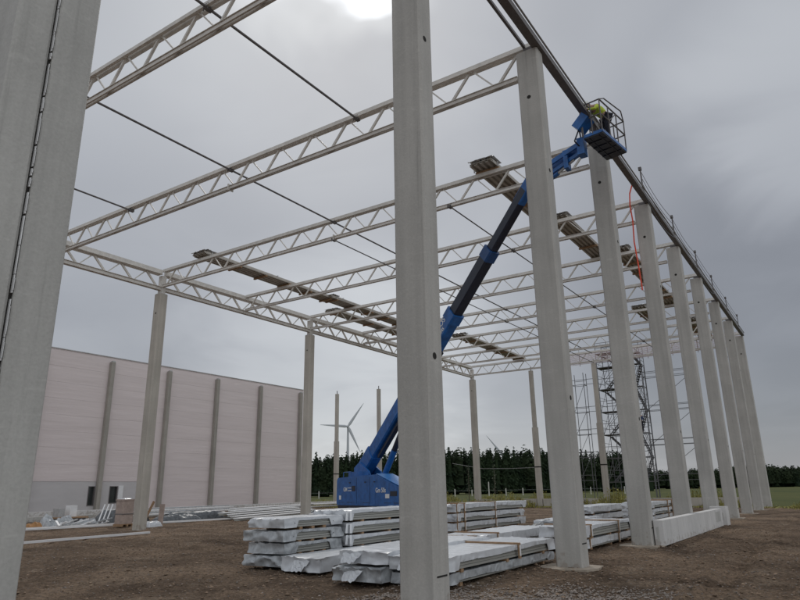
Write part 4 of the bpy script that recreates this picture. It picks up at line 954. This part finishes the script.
for z, w_ in ((4.2, 'lowest'), (6.2, 'second lowest'), (8.2, 'third lowest'), (10.7, 'highest')):
    for dz in (0, .45): tag(MB().tube((-18.6, 58.2, z + dz), (-17.2, 58.2, z + dz), .022, n=5).build('link_tube', 'galv_dark', loc=(-18.6, 58.2, z + dz)), f'{w_} pair of link tubes between narrow bay and stair tower, ' + ('upper tube' if dz else 'lower tube'), 'tube', 'link tubes of the far scaffold')
person((-13.95, 58.25, 6.07), math.radians(250), SJ, 'worker in blue clothes standing on the far scaffold', ('bluecloth', 'navy', 'helmet'))

# ================================================================== background
mb = MB(); rnd = random.Random(21); mb2 = MB()
def ray(px, py): return (F + R * ((px - 400) / f) - U * ((py - 300) / f))
def conifer(mb, x, y, h, r, rnd):
    n = 6; mb.tube((x, y, h * .05), (x, y, h * .93), r * .62, r * .08, n=6)
    for i in range(95):
        t = rnd.random() ** .8; z = h * (.06 + .94 * t); rr = r * (1 - t) ** .75 * rnd.uniform(.5, 1.15) + .12; a = rnd.random() * 6.283; s_ = rnd.uniform(.5, 1.1) * (1.15 - t * .75)
        c = Vector((x + math.cos(a) * rr, y + math.sin(a) * rr, z)); o = Vector((math.cos(a), math.sin(a), -.55)) * s_; w_ = Vector((-math.sin(a), math.cos(a), 0)) * s_ * .55
        mb.add([c - o * .8 + up * .1, c + w_ - up * .1, c + o, c - w_ - up * .1, c + up * s_ * .35], [(0, 1, 4), (1, 2, 4), (2, 3, 4), (3, 0, 4)])
def broad(mb, x, y, h, r, rnd):
    mb.tube((x, y, h * .2), (x, y, h * .8), r * .7, r * .55, n=7)
    for i in range(110):
        d = Vector((rnd.gauss(0, 1), rnd.gauss(0, 1), rnd.gauss(0, 1))).normalized(); k = rnd.uniform(.75, 1.1)
        c = Vector((x, y, h * .58)) + Vector((d.x * r * k, d.y * r * k, d.z * h * .42 * k)); s_ = rnd.uniform(.35, .8)
        a = d.orthogonal().normalized(); b = d.cross(a); th = rnd.random() * 6; a, b = a * math.cos(th) + b * math.sin(th), b * math.cos(th) - a * math.sin(th)
        mb.add([c + a * s_, c + b * s_, c - a * s_, c - b * s_, c + d * s_ * .5], [(0, 1, 4), (1, 2, 4), (2, 3, 4), (3, 0, 4)])
# near belt: from behind the wall end to behind the stair tower
def belt(px0, px1, dep0, dep1, hf, step, rowsn, sp):
    p = px0
    while p < px1:
        for rw in range(rowsn):
            q = p + rnd.uniform(-1, 1) * step * .5; t_ = (q - px0) / (px1 - px0); D = dep0 + (dep1 - dep0) * t_ + rw * 5 + rnd.uniform(-1.5, 1.5)
            d = ray(q, 488); d = Vector((d.x, d.y, 0)); k = D / Vector(F.xy).length if False else D
            pos = d * k; h = hf(q) * rnd.uniform(.84, 1.12)
            if rnd.random() < sp: conifer(mb, pos.x, pos.y, h, rnd.uniform(2.1, 3.0), rnd)
            else: broad(mb2, pos.x, pos.y, h * .95, rnd.uniform(2.4, 3.4), rnd)
        p += step
belt(120, 640, 190, 215, lambda q: 12.2 if q < 345 else (12.8 if q < 430 else 14.0 if q < 560 else 13.0), 3.4, 3, .9)
belt(596, 1250, 330, 400, lambda q: 10.6 + 1.2 * math.sin(q * .035), 3.6, 3, .2)
for (pa, pb, da, db, hh) in ((100, 650, 197, 222, 7.5), (590, 1260, 340, 408, 6.0), (-320, 130, 266, 236, 7)):
    n_ = 60
    for k in range(n_):
        qa, qb = [(pa + (pb - pa) * (k + j) / n_) for j in (0, 1)]; A_, B_ = [Vector((ray(q, 488).x, ray(q, 488).y, 0)) * (da + (db - da) * (k + j) / n_) for j, q in ((0, qa), (1, qb))]
        mb.bar(A_ + up * hh * .5, B_ + up * hh * .5, 5, hh * rnd.uniform(.85, 1.1))
belt(-300, 120, 260, 230, lambda q: 12, 9, 2, .7)
o = tag(mb.build('forest', 'forest', fix=False), 'dark conifer forest edge beyond the meadow', 'forest', kind='stuff')
o = tag(mb2.build('forest_edge', 'forest2', fix=False), 'dark broadleaf trees mixed into the forest edge and far wood', 'forest', kind='stuff')
# meadow fence
t = empty('meadow_fence', (-80, 150, 0), 'line of pale posts with wire in front of the forest', 'fence')
pts = []
for p in range(285, 640, 17):
    d = ray(p, 492); pos = Vector((d.x, d.y, 0)) * 150; h = 1.7 if p % 4 else 1.5
    if p == 285 + 17 * 12: h = 3.2
    MB().tube((pos.x, pos.y, 0), (pos.x, pos.y, h), .13, n=6).build('post', 'post', t); pts.append(pos + up * 1.3)
MB().path(pts, .012, 4).build('wire', 'galv', t)
# weeds along the gable
mb = MB(); rnd = random.Random(31)
for i in range(14000):
    x = rnd.uniform(-60, 6); y = edge_y(x) + rnd.gauss(-.3, 1.5); 
    if x > -5 and rnd.random() < .5: continue
    cl_ = noise.noise((x * .35, y * .3, 2)); h = max(.08, (.30 + .75 * cl_) * rnd.uniform(.5, 1.3)); 
    if -45 < x < -8: h *= 1.7
    a = rnd.random() * 6.28; dx, dy = math.cos(a) * .05, math.sin(a) * .05; lx, ly = rnd.uniform(-.15, .15), rnd.uniform(-.15, .15)
    mb.add([(x - dx, y - dy, .02), (x + dx, y + dy, .02), (x + lx, y + ly, h)], [(0, 1, 2)])
    if h > .35:
        for k in range(3): q = Vector((x + lx * .7, y + ly * .7, h * rnd.uniform(.5, 1))) ; mb.add([q, q + Vector((rnd.uniform(-.12, .12), rnd.uniform(-.12, .12), .06)), q + Vector((rnd.uniform(-.1, .1), rnd.uniform(-.1, .1), -.08))], [(0, 1, 2)])
tag(mb.build('weeds', 'weed', fix=False), 'yellow green weeds growing along the far edge of the site', 'weeds', kind='stuff')
# saplings
for p, lb in ((469, 'slim pale sapling left of the corner column against the forest'), (495, 'slim pale sapling right of the corner column against the forest')):
    d = ray(p, 490); pos = Vector((d.x, d.y, 0)) * 72; t = empty('sapling', pos, lb, 'sapling', 'saplings on the meadow')
    MB().tube(pos, pos + up * 4.0, .05, .015, n=5).build('trunk', 'bark', t); mb = MB()
    for i in range(130):
        z = rnd.uniform(.9, 4.3); r_ = .55 * (1.25 - z / 4.3); a = rnd.random() * 6.28; c = pos + Vector((math.cos(a) * r_ * rnd.random(), math.sin(a) * r_ * rnd.random(), z)); s_ = .07
        mb.add([c + Vector([rnd.uniform(-s_, s_) for _ in range(3)]) for _ in range(3)], [(0, 1, 2)])
    mb.build('crown', 'leafpale', t)
# rope across the gable
mb = MB(); pts = [(-30 + 8 * k / 8, 57.2, 3.75 - .2 * math.sin(k)) for k in range(9)]; mb.path([(-32.2, 57.2, 4.1), (-28.9, 57.2, 3.5), (-26, 57.2, 3.42), (-23, 57.2, 3.45)], .02, 4)
tag(mb.build('barrier_wire', 'galv', loc=(-28, 57.2, 3.5)), 'thin wire strung between corner column and gable column in front of the forest', 'wire')
# wind turbines
def turbine(px, py, D, Rb, angs, label):
    d = ray(px, py); hub = Vector((0, 0, CAMH)) + d * D; fw = Vector((-d.x, -d.y, 0)).normalized(); rt = Vector((-fw.y, fw.x, 0)); 
    if rt.dot(R) < 0: rt = -rt
    t = empty('wind_turbine', (hub.x, hub.y, 0), label, 'wind turbine', 'distant wind turbines')
    MB().tube((hub.x, hub.y, -2), hub - up * 1.2 - fw * 3, 2.6, 1.3, n=16).build('tower', 'turbine', t, smooth=False)
    MB().bar(hub - fw * 7, hub - fw * .5, 3.4, 3.4).build('nacelle', 'turbine', t)
    MB().tube(hub - fw * .5, hub + fw * 2.2, 1.7, .6, n=12).build('hub', 'turbine', t)
    for a in angs:
        a = math.radians(a); bd_ = rt * math.cos(a) + up * math.sin(a); sv = bd_.cross(fw); mb = MB()
        st = [(0, .9, .9), (.12, 1.9, .7), (.3, 1.8, .5), (.7, 1.0, .25), (1, .25, .1)]
        for u, w_, th_ in st:
            c = hub + bd_ * (Rb * u) + fw * .8
            for q, r_ in ((-1, 0), (0, 1), (1, 0), (0, -1)): mb.v.append(c + sv * (w_ * q) + fw * (th_ * r_))
        for i in range(len(st) - 1):
            for k in range(4): mb.f.append((i * 4 + k, i * 4 + (k + 1) % 4, (i + 1) * 4 + (k + 1) % 4, (i + 1) * 4 + k))
        mb.f += [(3, 2, 1, 0), tuple(range(len(mb.v) - 4, len(mb.v)))]
        mb.build('blade', 'turbine', t)
turbine(348, 426.5, 900, 39, (56, 176, 296), 'wind turbine with three blades above the forest left of the boom')
turbine(504, 456.5, 1150, 48, (128, 248, 8), 'second wind turbine with only one blade tip showing above the forest')
